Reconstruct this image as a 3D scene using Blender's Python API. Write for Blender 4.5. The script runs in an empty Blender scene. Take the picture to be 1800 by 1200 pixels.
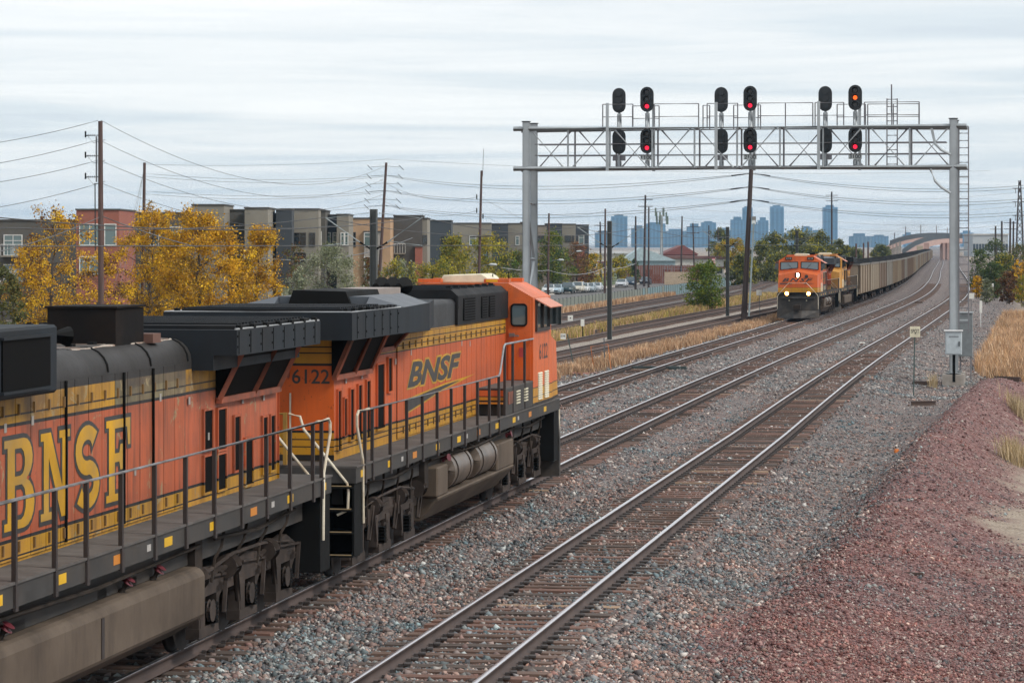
import bpy, bmesh, math, random
import numpy as np
from mathutils import Vector, Matrix
random.seed(7); RNG = np.random.default_rng(7)
SC = bpy.context.scene
COL = SC.collection
# ------------------------------------------------------------------ camera
F = 5200.0; H = 5.36; YH = 430.0        # focal length in photo pixels, eye height over rail top, horizon row
cam = bpy.data.cameras.new('camera'); camo = bpy.data.objects.new('camera', cam); COL.objects.link(camo)
camo.location = (0, 0, H); camo.rotation_euler = (math.pi/2, 0, 0)
cam.sensor_fit = 'HORIZONTAL'; cam.sensor_width = 36.0; cam.lens = 36.0*F/1800.0
cam.shift_y = -(600.0-YH)/1800.0
cam.clip_start = 0.5; cam.clip_end = 30000.0
SC.camera = camo
# ------------------------------------------------------------------ sky and sun
SUN_EL = math.radians(43); SUN_AZ = math.radians(118)     # azimuth clockwise from +Y (right of the camera, a little behind)
world = bpy.data.worlds.new('World'); SC.world = world; world.use_nodes = True
wn = world.node_tree; wn.nodes.clear()
def WN(t, **k):
    n = wn.nodes.new(t)
    for a, b in k.items(): setattr(n, a, b)
    return n
w_out = WN('ShaderNodeOutputWorld'); w_bg = WN('ShaderNodeBackground')
w_sky = WN('ShaderNodeTexSky', sky_type='NISHITA', sun_disc=False)
w_sky.sun_elevation = SUN_EL; w_sky.sun_rotation = SUN_AZ; w_sky.air_density = 1.0; w_sky.dust_density = 1.5; w_sky.altitude = 1600
w_bg.inputs[1].default_value = 0.1
w_tc = WN('ShaderNodeTexCoord'); w_sep = WN('ShaderNodeSeparateXYZ')
wn.links.new(w_tc.outputs['Generated'], w_sep.inputs[0])
w_h = WN('ShaderNodeMath', operation='ABSOLUTE'); wn.links.new(w_sep.outputs[2], w_h.inputs[0])
w_hz = WN('ShaderNodeMath', operation='ADD'); wn.links.new(w_h.outputs[0], w_hz.inputs[0]); w_hz.inputs[1].default_value = 0.035
w_dx = WN('ShaderNodeMath', operation='DIVIDE'); wn.links.new(w_sep.outputs[0], w_dx.inputs[0]); wn.links.new(w_hz.outputs[0], w_dx.inputs[1])
w_dy = WN('ShaderNodeMath', operation='DIVIDE'); wn.links.new(w_sep.outputs[1], w_dy.inputs[0]); wn.links.new(w_hz.outputs[0], w_dy.inputs[1])
w_cmb = WN('ShaderNodeCombineXYZ'); wn.links.new(w_dx.outputs[0], w_cmb.inputs[0]); wn.links.new(w_dy.outputs[0], w_cmb.inputs[1])
w_map = WN('ShaderNodeMapping'); w_map.inputs['Scale'].default_value = (0.30, 0.62, 1); w_map.inputs['Rotation'].default_value = (0, 0, 0.25)
w_map.inputs['Location'].default_value = (2.3, 0.7, 0)
wn.links.new(w_cmb.outputs[0], w_map.inputs[0])
w_n1 = WN('ShaderNodeTexNoise'); w_n1.inputs['Scale'].default_value = 1.0; w_n1.inputs["Detail"].default_value = 6; w_n1.inputs['Roughness'].default_value = 0.6
w_n1.inputs['Distortion'].default_value = 0.7
wn.links.new(w_map.outputs[0], w_n1.inputs['Vector'])
w_r1 = WN('ShaderNodeValToRGB')
e = w_r1.color_ramp.elements
e[0].position = 0.30; e[0].color = (5.0, 5.35, 5.75, 1)       # thin places where the blue comes through
e[1].position = 0.66; e[1].color = (7.7, 7.65, 7.5, 1)     # white high cloud
m_ = e.new(0.42); m_.color = (5.8, 6.15, 6.35, 1); m_ = e.new(0.52); m_.color = (6.75, 6.85, 6.85, 1)
wn.links.new(w_n1.outputs[0], w_r1.inputs[0])
w_mix = WN('ShaderNodeMixRGB'); w_mix.inputs[0].default_value = 0.88
wn.links.new(w_sky.outputs[0], w_mix.inputs[1]); wn.links.new(w_r1.outputs[0], w_mix.inputs[2])
wn.links.new(w_mix.outputs[0], w_bg.inputs[0]); wn.links.new(w_bg.outputs[0], w_out.inputs[0])
sun = bpy.data.lights.new('sun', 'SUN'); sun.energy = 2.0; sun.angle = math.radians(16); sun.color = (1.0, 0.95, 0.87)
suno = bpy.data.objects.new('sun', sun); COL.objects.link(suno)
sd = Vector((math.sin(SUN_AZ)*math.cos(SUN_EL), math.cos(SUN_AZ)*math.cos(SUN_EL), math.sin(SUN_EL)))
suno.rotation_euler = (-sd).to_track_quat('-Z', 'Y').to_euler(); suno.location = (60, -60, 80)
SC.view_settings.view_transform = 'Standard'; SC.view_settings.look = 'None'
SC.view_settings.exposure = 0.58; SC.view_settings.gamma = 1.0
SC.render.film_transparent = False
cy = SC.cycles
cy.max_bounces = 5; cy.diffuse_bounces = 2; cy.glossy_bounces = 2; cy.transmission_bounces = 3; cy.transparent_max_bounces = 4; cy.volume_bounces = 0
cy.caustics_reflective = False; cy.caustics_refractive = False; cy.sample_clamp_indirect = 4.0
cy.use_denoising = True; cy.use_adaptive_sampling = True; cy.adaptive_threshold = 0.02
try: cy.volume_step_rate = 4.0
except Exception: pass

# ------------------------------------------------------------------ projection helpers (photo pixel <-> place)
def XatY(px, Y): return (px-900.0)*Y/F
def ZatY(py, Y): return H-(py-YH)*Y/F
def ground_pt(px, py, z=0.0):
    Y = F*(H-z)/(py-YH); return Vector((XatY(px, Y), Y, z))

# ------------------------------------------------------------------ object helpers
def tag(o, label=None, cat=None, group=None, kind=None):
    if label: o['label'] = label
    if cat: o['category'] = cat
    if group: o['group'] = group
    if kind: o['kind'] = kind
    return o
def thing(name, label, cat, loc=(0, 0, 0), rz=0.0, group=None):
    o = bpy.data.objects.new(name, None); COL.objects.link(o)
    o.location = loc; o.rotation_euler = (0, 0, rz); o.empty_display_size = 0.2
    return tag(o, label, cat, group)
def copy_tree(o, parent=None):
    c = o.copy(); COL.objects.link(c); c.parent = parent
    for ch in list(o.children): copy_tree(ch, c)
    return c
def link_mesh(me, name, mats, parent=None):
    o = bpy.data.objects.new(name, me); COL.objects.link(o)
    if mats is not None and not me.materials:
        for m in (mats if isinstance(mats, (list, tuple)) else [mats]): me.materials.append(m)
    o.parent = parent
    return o
def box_frame(d):
    d = Vector(d).normalized()
    up = Vector((0, 0, 1)) if abs(d.z) < 0.95 else Vector((0, 1, 0))
    a = d.cross(up).normalized(); b = a.cross(d).normalized()
    return a, b
class MB:
    def __init__(s): s.v = []; s.f = []; s.m = []
    def quad(s, pts, mi=0):
        n = len(s.v); s.v += [tuple(p) for p in pts]; s.f.append(tuple(range(n, n+len(pts)))); s.m.append(mi); return s
    def box(s, x0, x1, y0, y1, z0, z1, mi=0):
        n = len(s.v)
        s.v += [(x0, y0, z0), (x1, y0, z0), (x1, y1, z0), (x0, y1, z0), (x0, y0, z1), (x1, y0, z1), (x1, y1, z1), (x0, y1, z1)]
        s.f += [(n, n+3, n+2, n+1), (n+4, n+5, n+6, n+7), (n, n+1, n+5, n+4), (n+1, n+2, n+6, n+5), (n+2, n+3, n+7, n+6), (n+3, n, n+4, n+7)]
        s.m += [mi]*6; return s
    def hexa(s, p, mi=0):                 # eight corners, bottom ring then top ring
        n = len(s.v); s.v += [tuple(q) for q in p]
        s.f += [(n, n+3, n+2, n+1), (n+4, n+5, n+6, n+7), (n, n+1, n+5, n+4), (n+1, n+2, n+6, n+5), (n+2, n+3, n+7, n+6), (n+3, n, n+4, n+7)]
        s.m += [mi]*6; return s
    def bar(s, a, b, w, h=None, mi=0):
        h = h or w; a = Vector(a); b = Vector(b); p, q = box_frame(b-a); p = p*w/2; q = q*h/2
        return s.hexa([a-p-q, a+p-q, a+p+q, a-p+q, b-p-q, b+p-q, b+p+q, b-p+q][0:8], mi)
    def ring(s, c, a, b, r, k):
        n = len(s.v)
        for i in range(k):
            t = 2*math.pi*i/k; s.v.append(tuple(c+a*(math.cos(t)*r)+b*(math.sin(t)*r)))
        return n
    def tube(s, pts, r, k=6, mi=0, caps=True):
        pts = [Vector(p) for p in pts]; rings = []
        rr = r if isinstance(r, (list, tuple)) else [r]*len(pts)
        a0 = None
        for i, p in enumerate(pts):
            d = (pts[min(i+1, len(pts)-1)]-pts[max(i-1, 0)])
            if d.length < 1e-9: d = Vector((0, 0, 1))
            d.normalize()
            if a0 is None: a, b = box_frame(d)
            else:
                a = a0-d*a0.dot(d)
                if a.length < 1e-6: a, b = box_frame(d)
                a.normalize(); b = d.cross(a).normalized()
            a0 = a
            rings.append(s.ring(p, a, b, rr[i], k))
        for i in range(len(rings)-1):
            n0, n1 = rings[i], rings[i+1]
            for j in range(k):
                s.f.append((n0+j, n0+(j+1) % k, n1+(j+1) % k, n1+j)); s.m.append(mi)
        if caps:
            s.f.append(tuple(rings[0]+j for j in range(k))[::-1]); s.m.append(mi)
            s.f.append(tuple(rings[-1]+j for j in range(k))); s.m.append(mi)
        return s
    def cyl(s, a, b, r, k=12, mi=0, r2=None): return s.tube([a, b], [r, r if r2 is None else r2], k, mi)
    def prism(s, poly, axis, t0, t1, mi=0):
        # poly: 2D points; axis 'x': (y,z), 'y': (x,z), 'z': (x,y)
        n = len(s.v); k = len(poly)
        def P(p, t): return (t, p[0], p[1]) if axis == 'x' else ((p[0], t, p[1]) if axis == 'y' else (p[0], p[1], t))
        s.v += [P(p, t0) for p in poly]+[P(p, t1) for p in poly]
        s.f.append(tuple(range(n, n+k))); s.f.append(tuple(range(n+2*k-1, n+k-1, -1))); s.m += [mi]*2
        for i in range(k):
            j = (i+1) % k; s.f.append((n+j, n+i, n+k+i, n+k+j)); s.m.append(mi)
        return s
    def mesh(s, name):
        me = bpy.data.meshes.new(name); me.from_pydata(s.v, [], s.f); me.update()
        return me
    def build(s, name, mats, parent=None, smooth=False, fix=True, bevel=0.0):
        me = s.mesh(name)
        o = link_mesh(me, name, mats, parent)
        if any(s.m): me.polygons.foreach_set('material_index', s.m)
        if fix or bevel:
            bm = bmesh.new(); bm.from_mesh(me)
            if fix: bmesh.ops.recalc_face_normals(bm, faces=bm.faces)
            if bevel:
                bmesh.ops.bevel(bm, geom=[e_ for e_ in bm.edges], offset=bevel, segments=1, affect='EDGES', clamp_overlap=True)
            bm.to_mesh(me); bm.free()
        if smooth:
            me.polygons.foreach_set('use_smooth', [True]*len(me.polygons))
            try: me.set_sharp_from_angle(angle=math.radians(35))
            except Exception: pass
        return o

# ------------------------------------------------------------------ materials
MATS = {}
def srgb(r, g, b):
    f = lambda c: (c/255/12.92) if c/255 <= 0.04045 else ((c/255+0.055)/1.055)**2.4
    return (f(r), f(g), f(b))
class NT:
    def __init__(s, m): s.t = m.node_tree; s.t.nodes.clear()
    def n(s, t, ins=None, **k):
        q = s.t.nodes.new(t)
        for a, b in k.items(): setattr(q, a, b)
        for a, b in (ins or {}).items():
            if isinstance(b, bpy.types.NodeSocket): s.t.links.new(b, q.inputs[a])
            else: q.inputs[a].default_value = b
        return q
    def ramp(s, fac, stops, interp='LINEAR'):
        q = s.t.nodes.new('ShaderNodeValToRGB'); q.color_ramp.interpolation = interp
        el = q.color_ramp.elements
        while len(el) > 1: el.remove(el[-1])
        for i, (p, c) in enumerate(stops):
            c = tuple(c)+((1,) if len(c) == 3 else ())
            if i == 0: el[0].position = p; el[0].color = c
            else: x = el.new(p); x.color = c
        s.t.links.new(fac, q.inputs[0]); return q.outputs[0]
    def mix(s, fac, a, b, mode='MIX'):
        q = s.n('ShaderNodeMixRGB', blend_type=mode)
        for i, x in enumerate((fac, a, b)):
            if isinstance(x, bpy.types.NodeSocket): s.t.links.new(x, q.inputs[i])
            else: q.inputs[i].default_value = x if i == 0 else (tuple(x)+((1,) if len(x) == 3 else ()))
        return q.outputs[0]
    def math(s, op, a, b=0.0, clamp=False):
        q = s.n('ShaderNodeMath', operation=op); q.use_clamp = clamp
        for i, x in enumerate((a, b)):
            if isinstance(x, bpy.types.NodeSocket): s.t.links.new(x, q.inputs[i])
            else: q.inputs[i].default_value = x
        return q.outputs[0]
    def noise(s, vec, scale, detail=4, rough=0.55, dist=0.0):
        return s.n('ShaderNodeTexNoise', {'Vector': vec, 'Scale': scale, 'Detail': detail, 'Roughness': rough, 'Distortion': dist}).outputs[0]
    def out(s, col, rough=0.6, metal=0.0, bump=None, bstr=0.3, bdist=0.01, emis=None, estr=0.0, spec=0.5, alpha=None):
        p = s.n('ShaderNodeBsdfPrincipled')
        def put(nm, x):
            if isinstance(x, bpy.types.NodeSocket): s.t.links.new(x, p.inputs[nm])
            elif isinstance(x, (tuple, list)): p.inputs[nm].default_value = tuple(x)+((1,) if len(x) == 3 else ())
            else: p.inputs[nm].default_value = x
        put('Base Color', col); put('Roughness', rough); put('Metallic', metal)
        put('Specular IOR Level', spec)
        if emis is not None: put('Emission Color', emis); put('Emission Strength', estr)
        if bump is not None:
            b = s.n('ShaderNodeBump', {'Height': bump, 'Strength': bstr, 'Distance': bdist}); s.t.links.new(b.outputs[0], p.inputs['Normal'])
        o = s.n('ShaderNodeOutputMaterial'); s.t.links.new(p.outputs[0], o.inputs[0]); return p
def newmat(name):
    m = bpy.data.materials.new(name); m.use_nodes = True; MATS[name] = m
    return m, NT(m)
def pm(name, col, rough=0.6, metal=0.0, var=0.18, scale=3.0, dirt=None, damt=0.4, bump=0.0, spec=0.5, stretch=(1, 1, 1)):
    """painted or plain material: base colour with cloudy wear and patches of dirt"""
    if name in MATS: return MATS[name]
    m, t = newmat(name)
    tc = t.n('ShaderNodeTexCoord').outputs['Object']
    mp = t.n('ShaderNodeMapping', {'Vector': tc, 'Scale': stretch}).outputs[0]
    n1 = t.noise(mp, scale, 5, 0.6)
    lo = tuple(c*(1-var) for c in col); hi = tuple(min(1, c*(1+var)) for c in col)
    c = t.ramp(n1, [(0.3, lo), (0.7, hi)])
    if dirt is not None:
        n2 = t.noise(mp, scale*0.6, 6, 0.65, 0.4)
        f = t.ramp(n2, [(0.42, (0, 0, 0)), (0.68, (damt, damt, damt))])
        c = t.mix(f, c, dirt)
    rg = t.ramp(n1, [(0.3, (max(0, rough-0.08),)*3), (0.7, (min(1, rough+0.08),)*3)])
    t.out(c, rg, metal, n1 if bump else None, bump, 0.02, spec=spec)
    return m
def emat(name, col, strength):
    if name in MATS: return MATS[name]
    m, t = newmat(name); t.out(tuple(col), 0.4, 0, emis=tuple(col), estr=strength); return m
def glassmat(name, col=(0.03, 0.04, 0.045), rough=0.06):
    if name in MATS: return MATS[name]
    m, t = newmat(name); t.out(col, rough, 0.0, spec=0.9); return m

def text_mesh(body, h=1.0, w=None, bold=0.0, shear=0.0, space=1.0, thick=0.0):
    cu = bpy.data.curves.new('lettering', 'FONT'); cu.body = body; cu.size = 1.0; cu.shear = shear; cu.offset = bold
    cu.space_character = space; cu.extrude = thick; cu.resolution_u = 3
    o = bpy.data.objects.new('lettering', cu); COL.objects.link(o)
    bpy.context.view_layer.update()
    dg = bpy.context.evaluated_depsgraph_get()
    me = bpy.data.meshes.new_from_object(o.evaluated_get(dg))
    bpy.data.objects.remove(o); bpy.data.curves.remove(cu)
    co = np.empty(len(me.vertices)*3); me.vertices.foreach_get('co', co); co = co.reshape(-1, 3)
    mn, mx = co.min(0), co.max(0)
    s = h/(mx[1]-mn[1]); sx = (w/(mx[0]-mn[0])) if w else s
    co[:, 0] = (co[:, 0]-mn[0])*sx; co[:, 1] = (co[:, 1]-mn[1])*s
    me.vertices.foreach_set('co', co.ravel()); me.update(); me.materials.clear()
    return me
def poly_mesh(polys, grow=0.0):
    cu = bpy.data.curves.new('lettering', 'CURVE'); cu.dimensions = '2D'; cu.fill_mode = 'BOTH'; cu.offset = grow
    for p in polys:
        sp = cu.splines.new('POLY'); sp.points.add(len(p)-1); sp.use_cyclic_u = True
        for q, (x, y) in zip(sp.points, p): q.co = (x, y, 0, 1)
    o = bpy.data.objects.new('lettering', cu); COL.objects.link(o); bpy.context.view_layer.update()
    me = bpy.data.meshes.new_from_object(o.evaluated_get(bpy.context.evaluated_depsgraph_get()))
    bpy.data.objects.remove(o); bpy.data.curves.remove(cu); me.materials.clear(); return me
def place_flat(me, name, mat, parent, org, ax, ay):
    """lay a flat mesh (x right, y up) on the plane org + x*ax + y*ay"""
    co = np.empty(len(me.vertices)*3); me.vertices.foreach_get('co', co); co = co.reshape(-1, 3)
    ax, ay, org = np.array(ax, float), np.array(ay, float), np.array(org, float)
    nn = np.cross(ax, ay)
    w = org+co[:, :1]*ax+co[:, 1:2]*ay+co[:, 2:3]*nn/np.linalg.norm(nn)
    me = me.copy(); me.vertices.foreach_set('co', w.ravel()); me.update()
    return link_mesh(me, name, mat, parent)
def np_mesh(name, V, Fq, mats, parent=None, cols=None, loop=4):
    """fast mesh from arrays: V (n,3), Fq (m,loop); cols (m,3) one colour for each face"""
    me = bpy.data.meshes.new(name); V = np.asarray(V, np.float32); Fq = np.asarray(Fq, np.int32)
    me.vertices.add(len(V)); me.vertices.foreach_set('co', V.ravel())
    me.loops.add(Fq.size); me.loops.foreach_set('vertex_index', Fq.ravel())
    me.polygons.add(len(Fq)); me.polygons.foreach_set('loop_start', np.arange(0, Fq.size, loop, dtype=np.int32))
    me.polygons.foreach_set('loop_total', np.full(len(Fq), loop, np.int32))
    me.update(calc_edges=True)
    if cols is not None:
        at = me.color_attributes.new('tint', 'FLOAT_COLOR', 'CORNER')
        c = np.ones((len(Fq), loop, 4), np.float32); c[:, :, :3] = np.asarray(cols, np.float32)[:, None, :]
        at.data.foreach_set('color', c.ravel())
    me.validate()
    return link_mesh(me, name, mats, parent)
def tintmat(name, rough=0.8, trans=0.0, spec=0.3):
    if name in MATS: return MATS[name]
    m, t = newmat(name)
    a = t.n('ShaderNodeVertexColor', layer_name='tint').outputs[0]
    p = t.out(a, rough, 0.0, spec=spec)
    if trans:
        tr = t.n('ShaderNodeBsdfTranslucent'); t.t.links.new(a, tr.inputs[0])
        mx = t.n('ShaderNodeMixShader', {0: trans}); t.t.links.new(p.outputs[0], mx.inputs[1]); t.t.links.new(tr.outputs[0], mx.inputs[2])
        for q in t.t.nodes:
            if q.type == 'OUTPUT_MATERIAL': t.t.links.new(mx.outputs[0], q.inputs[0])
    return m
# ================================================================== tracks in plan and the ground
def spline(pts):
    P = np.array(pts, float); xs, ys = P[:, 0], P[:, 1]
    d = np.diff(ys)/np.diff(xs); m = np.concatenate([[d[0]], (d[1:]+d[:-1])/2, [d[-1]]])
    def f(x):
        x = np.asarray(x, float); i = np.clip(np.searchsorted(xs, x)-1, 0, len(xs)-2)
        h_ = xs[i+1]-xs[i]; t = (x-xs[i])/h_
        t_ = np.clip(t, 0, 1)
        v = (2*t_**3-3*t_**2+1)*ys[i]+(t_**3-2*t_**2+t_)*h_*m[i]+(-2*t_**3+3*t_**2)*ys[i+1]+(t_**3-t_**2)*h_*m[i+1]
        v = np.where(t > 1, ys[-1]+m[-1]*(x-xs[-1]), v); v = np.where(t < 0, ys[0]+m[0]*(x-xs[0]), v)
        return v
    return f
T2 = spline([(-20, -15.19), (48.8, -3.56), (84.5, 2.47), (111.5, 7.08), (140.1, 12.1), (187.7, 20.75), (309.7, 42.4), (400, 56.7), (619, 89.0), (808, 117.0), (995, 144.5), (1500, 219)])
T1 = lambda Y: T2(Y)+np.interp(Y, [36, 84, 130, 300, 620], [4.45, 4.62, 4.55, 4.4, 4.2])
T3 = lambda Y: T2(Y)-4.66
T4 = spline([(40, -18.0), (150, 3.2), (163, 5.7), (242, 20.9), (286, 29.3), (420, 50.6), (700, 92.0), (1000, 136)])
T5 = lambda Y: T4(Y)-4.15
T7 = spline([(60, -23.4), (221, 3.0), (291.8, 14.6), (416, 34.5), (491, 46.0), (700, 76.0), (1000, 119)])
T6 = lambda Y: T7(Y)+np.interp(Y, [0, 335, 430, 470], [4.3, 4.3, 0.9, 0.0])
def slope(f, Y): return float((f(Y+1.0)-f(Y-1.0))/2.0)
def track_pt(f, Y, off=0.0, z=0.0):
    a = math.atan(slope(f, Y)); return Vector((float(f(Y))+off*math.cos(a), Y-off*math.sin(a), z))
def heading(f, Y): return -math.atan(slope(f, Y))

def vnoise(x, y, s, seed=0):
    x = np.asarray(x, float)/s; y = np.asarray(y, float)/s
    def hsh(i, j): return (np.sin(i*127.1+j*311.7+seed*74.7)*43758.5453) % 1.0
    i = np.floor(x); j = np.floor(y); fx = x-i; fy = y-j; fx = fx*fx*(3-2*fx); fy = fy*fy*(3-2*fy)
    return (hsh(i, j)*(1-fx)+hsh(i+1, j)*fx)*(1-fy)+(hsh(i, j+1)*(1-fx)+hsh(i+1, j+1)*fx)*fy
def sstep(a, b, x): t = np.clip((x-a)/(b-a), 0, 1); return t*t*(3-2*t)
def berm_amp(Y): return np.interp(Y, [38, 46, 60, 72, 86, 104, 114, 121], [0.14, 0.38, 0.70, 0.95, 1.12, 1.15, 0.75, 0.0])
def berm_off(Y): return np.interp(Y, [40, 48, 60, 80, 101, 118], [3.9, 4.3, 4.8, 5.4, 6.3, 7.2])
def bed(d):                                                     # ballast section round one track
    a = np.abs(d); return -0.215-0.13*sstep(1.45, 2.3, a)
def ground_z(X, Y):
    X = np.asarray(X, float); Y = np.asarray(Y, float)
    o1 = X-T1(Y); o7 = X-T7(Y)
    z = np.full(np.broadcast(X, Y).shape, -0.36)
    for f in (T1, T2, T3, T4, T5, T6, T7):
        d = X-f(Y); z = np.where(np.abs(d) < 2.4, np.maximum(z, bed(d)), z)
    near = sstep(900, 500, Y)
    z = np.where(o1 > 1.5, -0.345-0.25*sstep(1.8, 3.4, o1)+0.05, z)
    q = o1-berm_off(Y); sg = np.where(q < 0, 1.0, 1.7)
    b = berm_amp(Y)*np.exp(-(q/sg)**2)
    b = b*(0.85+0.35*vnoise(X, Y, 2.6, 3))+0.10*berm_amp(Y)*(vnoise(X, Y, 0.9, 5)-0.5)
    z = z+np.where(o1 > 1.5, b, 0)
    z = z+np.where(o1 > 8, 0.25*sstep(8, 14, o1)*np.exp(-Y/400), 0)
    z = z+np.where(np.abs(X-T2(Y)) < 200, 0.05*(vnoise(X, Y, 1.7, 1)-0.5)+0.03*(vnoise(X, Y, 0.6, 2)-0.5), 0)
    fall = -0.62*sstep(-2.6, -7.0, o7)-1.1*sstep(-9, -17.5, o7)
    z = z+np.where(o7 < -2.6, fall, 0)
    return z
def gz(X, Y): return float(ground_z(X, Y))

rows = np.concatenate([np.arange(24, 130, 0.6), np.arange(130, 420, 3.0), 420*1.06**np.arange(0, 64)])
rows = rows[rows < 15000]
cols_ = np.concatenate([-8*1.22**np.arange(36, 13, -1), np.arange(-90, -32, 4.0), np.arange(-32, -4, 0.7), np.arange(-4, 18, 0.35), np.arange(18, 60, 3.0), 60*1.25**np.arange(0, 26)])
cols_ = np.unique(np.round(cols_, 3))
YY, OO = np.meshgrid(rows, cols_, indexing='ij')
XX = T2(np.minimum(YY, 1500))+OO
ZZ = ground_z(XX, YY)
V = np.stack([XX, YY, ZZ], -1).reshape(-1, 3)
nr, nc = XX.shape
ii = (np.arange(nr-1)[:, None]*nc+np.arange(nc-1)[None, :]).ravel()
FQ = np.stack([ii, ii+1, ii+nc+1, ii+nc], 1)
# what lies where: red crushed rock, sandy soil, dark yard ballast
o1 = (XX-T1(YY)).ravel(); o7 = (XX-T7(YY)).ravel(); o4 = (XX-T4(YY)).ravel(); yv = YY.ravel(); xv = XX.ravel()
wob = (vnoise(xv, yv, 3.0, 8)-0.5)*1.6+(vnoise(xv, yv, 1.0, 9)-0.5)*0.9
q = o1-berm_off(yv)+wob*0.8
red = sstep(-2.0, -0.2, q)*sstep(122, 112, yv+2*wob)
red = np.maximum(red, 0.0)
sand = sstep(-.8, .8, q+wob*1.2-np.interp(yv, [34, 44, 52, 60, 85, 118], [8.0, 6.0, 3.2, 2.3, 2.6, 2.6]))
sand = np.where(yv > 118, sstep(5.0, 7.0, o1+wob), sand)*1.0
sand = np.maximum(sand, sstep(-3.0, -5.0, o7)*np.ones_like(yv))
dark = sstep(6.4, 5.2, np.abs(o7-2.2))
pale = sstep(5.2, 3.6, np.abs(o4+2.0))
gm, t = newmat('gravel_ground')
geo = t.n('ShaderNodeNewGeometry').outputs['Position']
zone = t.n('ShaderNodeVertexColor', layer_name='zone').outputs[0]
zs = t.n('ShaderNodeSeparateColor', {0: zone})
vor = t.n('ShaderNodeTexVoronoi', {'Vector': geo, 'Scale': 15.0, 'Randomness': 1.0})
vd = vor.outputs['Distance']; vc = t.n('ShaderNodeSeparateColor', {0: vor.outputs['Color']})
n_big = t.noise(geo, 0.35, 4); n_mid = t.noise(geo, 2.2, 5, 0.65)
stone = t.ramp(vc.outputs[0], [(0.0, (0.035, 0.034, 0.036)), (0.2, (0.085, 0.085, 0.092)), (0.38, (0.17, 0.12, 0.11)), (0.55, (0.13, 0.135, 0.14)), (0.72, (0.20, 0.145, 0.13)), (0.88, (0.24, 0.22, 0.205)), (1.0, (0.42, 0.39, 0.36))])
brown = t.mix(t.ramp(n_big, [(0.42, (0, 0, 0)), (0.62, (0.45, 0.45, 0.45))]), stone, (0.15, 0.105, 0.095))
redst = t.ramp(vc.outputs[1], [(0.0, (0.07, 0.034, 0.032)), (0.4, (0.155, 0.078, 0.073)), (0.75, (0.21, 0.115, 0.108)), (0.93, (0.24, 0.15, 0.135)), (1.0, (0.36, 0.3, 0.27))])
sandc = t.ramp(n_mid, [(0.3, (0.2, 0.15, 0.11)), (0.5, (0.29, 0.23, 0.175)), (0.7, (0.36, 0.295, 0.23))])
darkc = t.ramp(vc.outputs[0], [(0.0, (0.06, 0.055, 0.055)), (1.0, (0.19, 0.17, 0.16))])
palec = t.ramp(vc.outputs[2], [(0.0, (0.16, 0.135, 0.115)), (1.0, (0.38, 0.335, 0.29))])
sandc = t.mix(0.35, sandc, palec)
c = t.mix(zs.outputs[2], brown, darkc)
c = t.mix(t.n('ShaderNodeVertexColor', layer_name='pale').outputs[0], c, palec)
c = t.mix(zs.outputs[0], c, redst)
c = t.mix(zs.outputs[1], c, sandc)
t.out(c, 0.9, 0, t.math('SUBTRACT', 1.0, vd), 0.8, 0.05, spec=0.25)
ground = np_mesh('ground', V, FQ, gm)
at = ground.data.color_attributes.new('zone', 'FLOAT_COLOR', 'POINT')
zc = np.ones((len(V), 4), np.float32); zc[:, 0] = red; zc[:, 1] = sand; zc[:, 2] = dark; at.data.foreach_set('color', zc.ravel())
at = ground.data.color_attributes.new('pale', 'FLOAT_COLOR', 'POINT')
zc[:, 0] = zc[:, 1] = zc[:, 2] = pale; at.data.foreach_set('color', zc.ravel())
ground.data.polygons.foreach_set('use_smooth', [True]*len(ground.data.polygons))
tag(ground, 'gravel ballast and dirt under and around all the tracks', 'ground', kind='structure')

# where the ties lie, so that the stones fill the cribs between them
def tie_rows(y0, y1, seed):
    r_ = np.random.default_rng(seed); n_ = int((y1-y0)/.5)+1; return y0+.5*np.arange(n_)+r_.uniform(-.035, .035, n_)
TIES = {1: tie_rows(33, 150, 1), 2: tie_rows(36, 165, 2), 3: tie_rows(88, 214, 3)}
def crib(X, Y):
    ok = np.ones(len(X), bool)
    for k_, f_ in ((1, T1), (2, T2), (3, T3)):
        d_ = X-f_(Y); ins = np.abs(d_) < 1.34; along = Y+d_*.175; R_ = TIES[k_]; i_ = np.clip(np.searchsorted(R_, along), 1, len(R_)-1)
        near_ = np.minimum(np.abs(along-R_[i_]), np.abs(along-R_[i_-1])); ok &= ~(ins & (near_ < .14) & (RNG.random(len(X)) > .05))
    return ok
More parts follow.
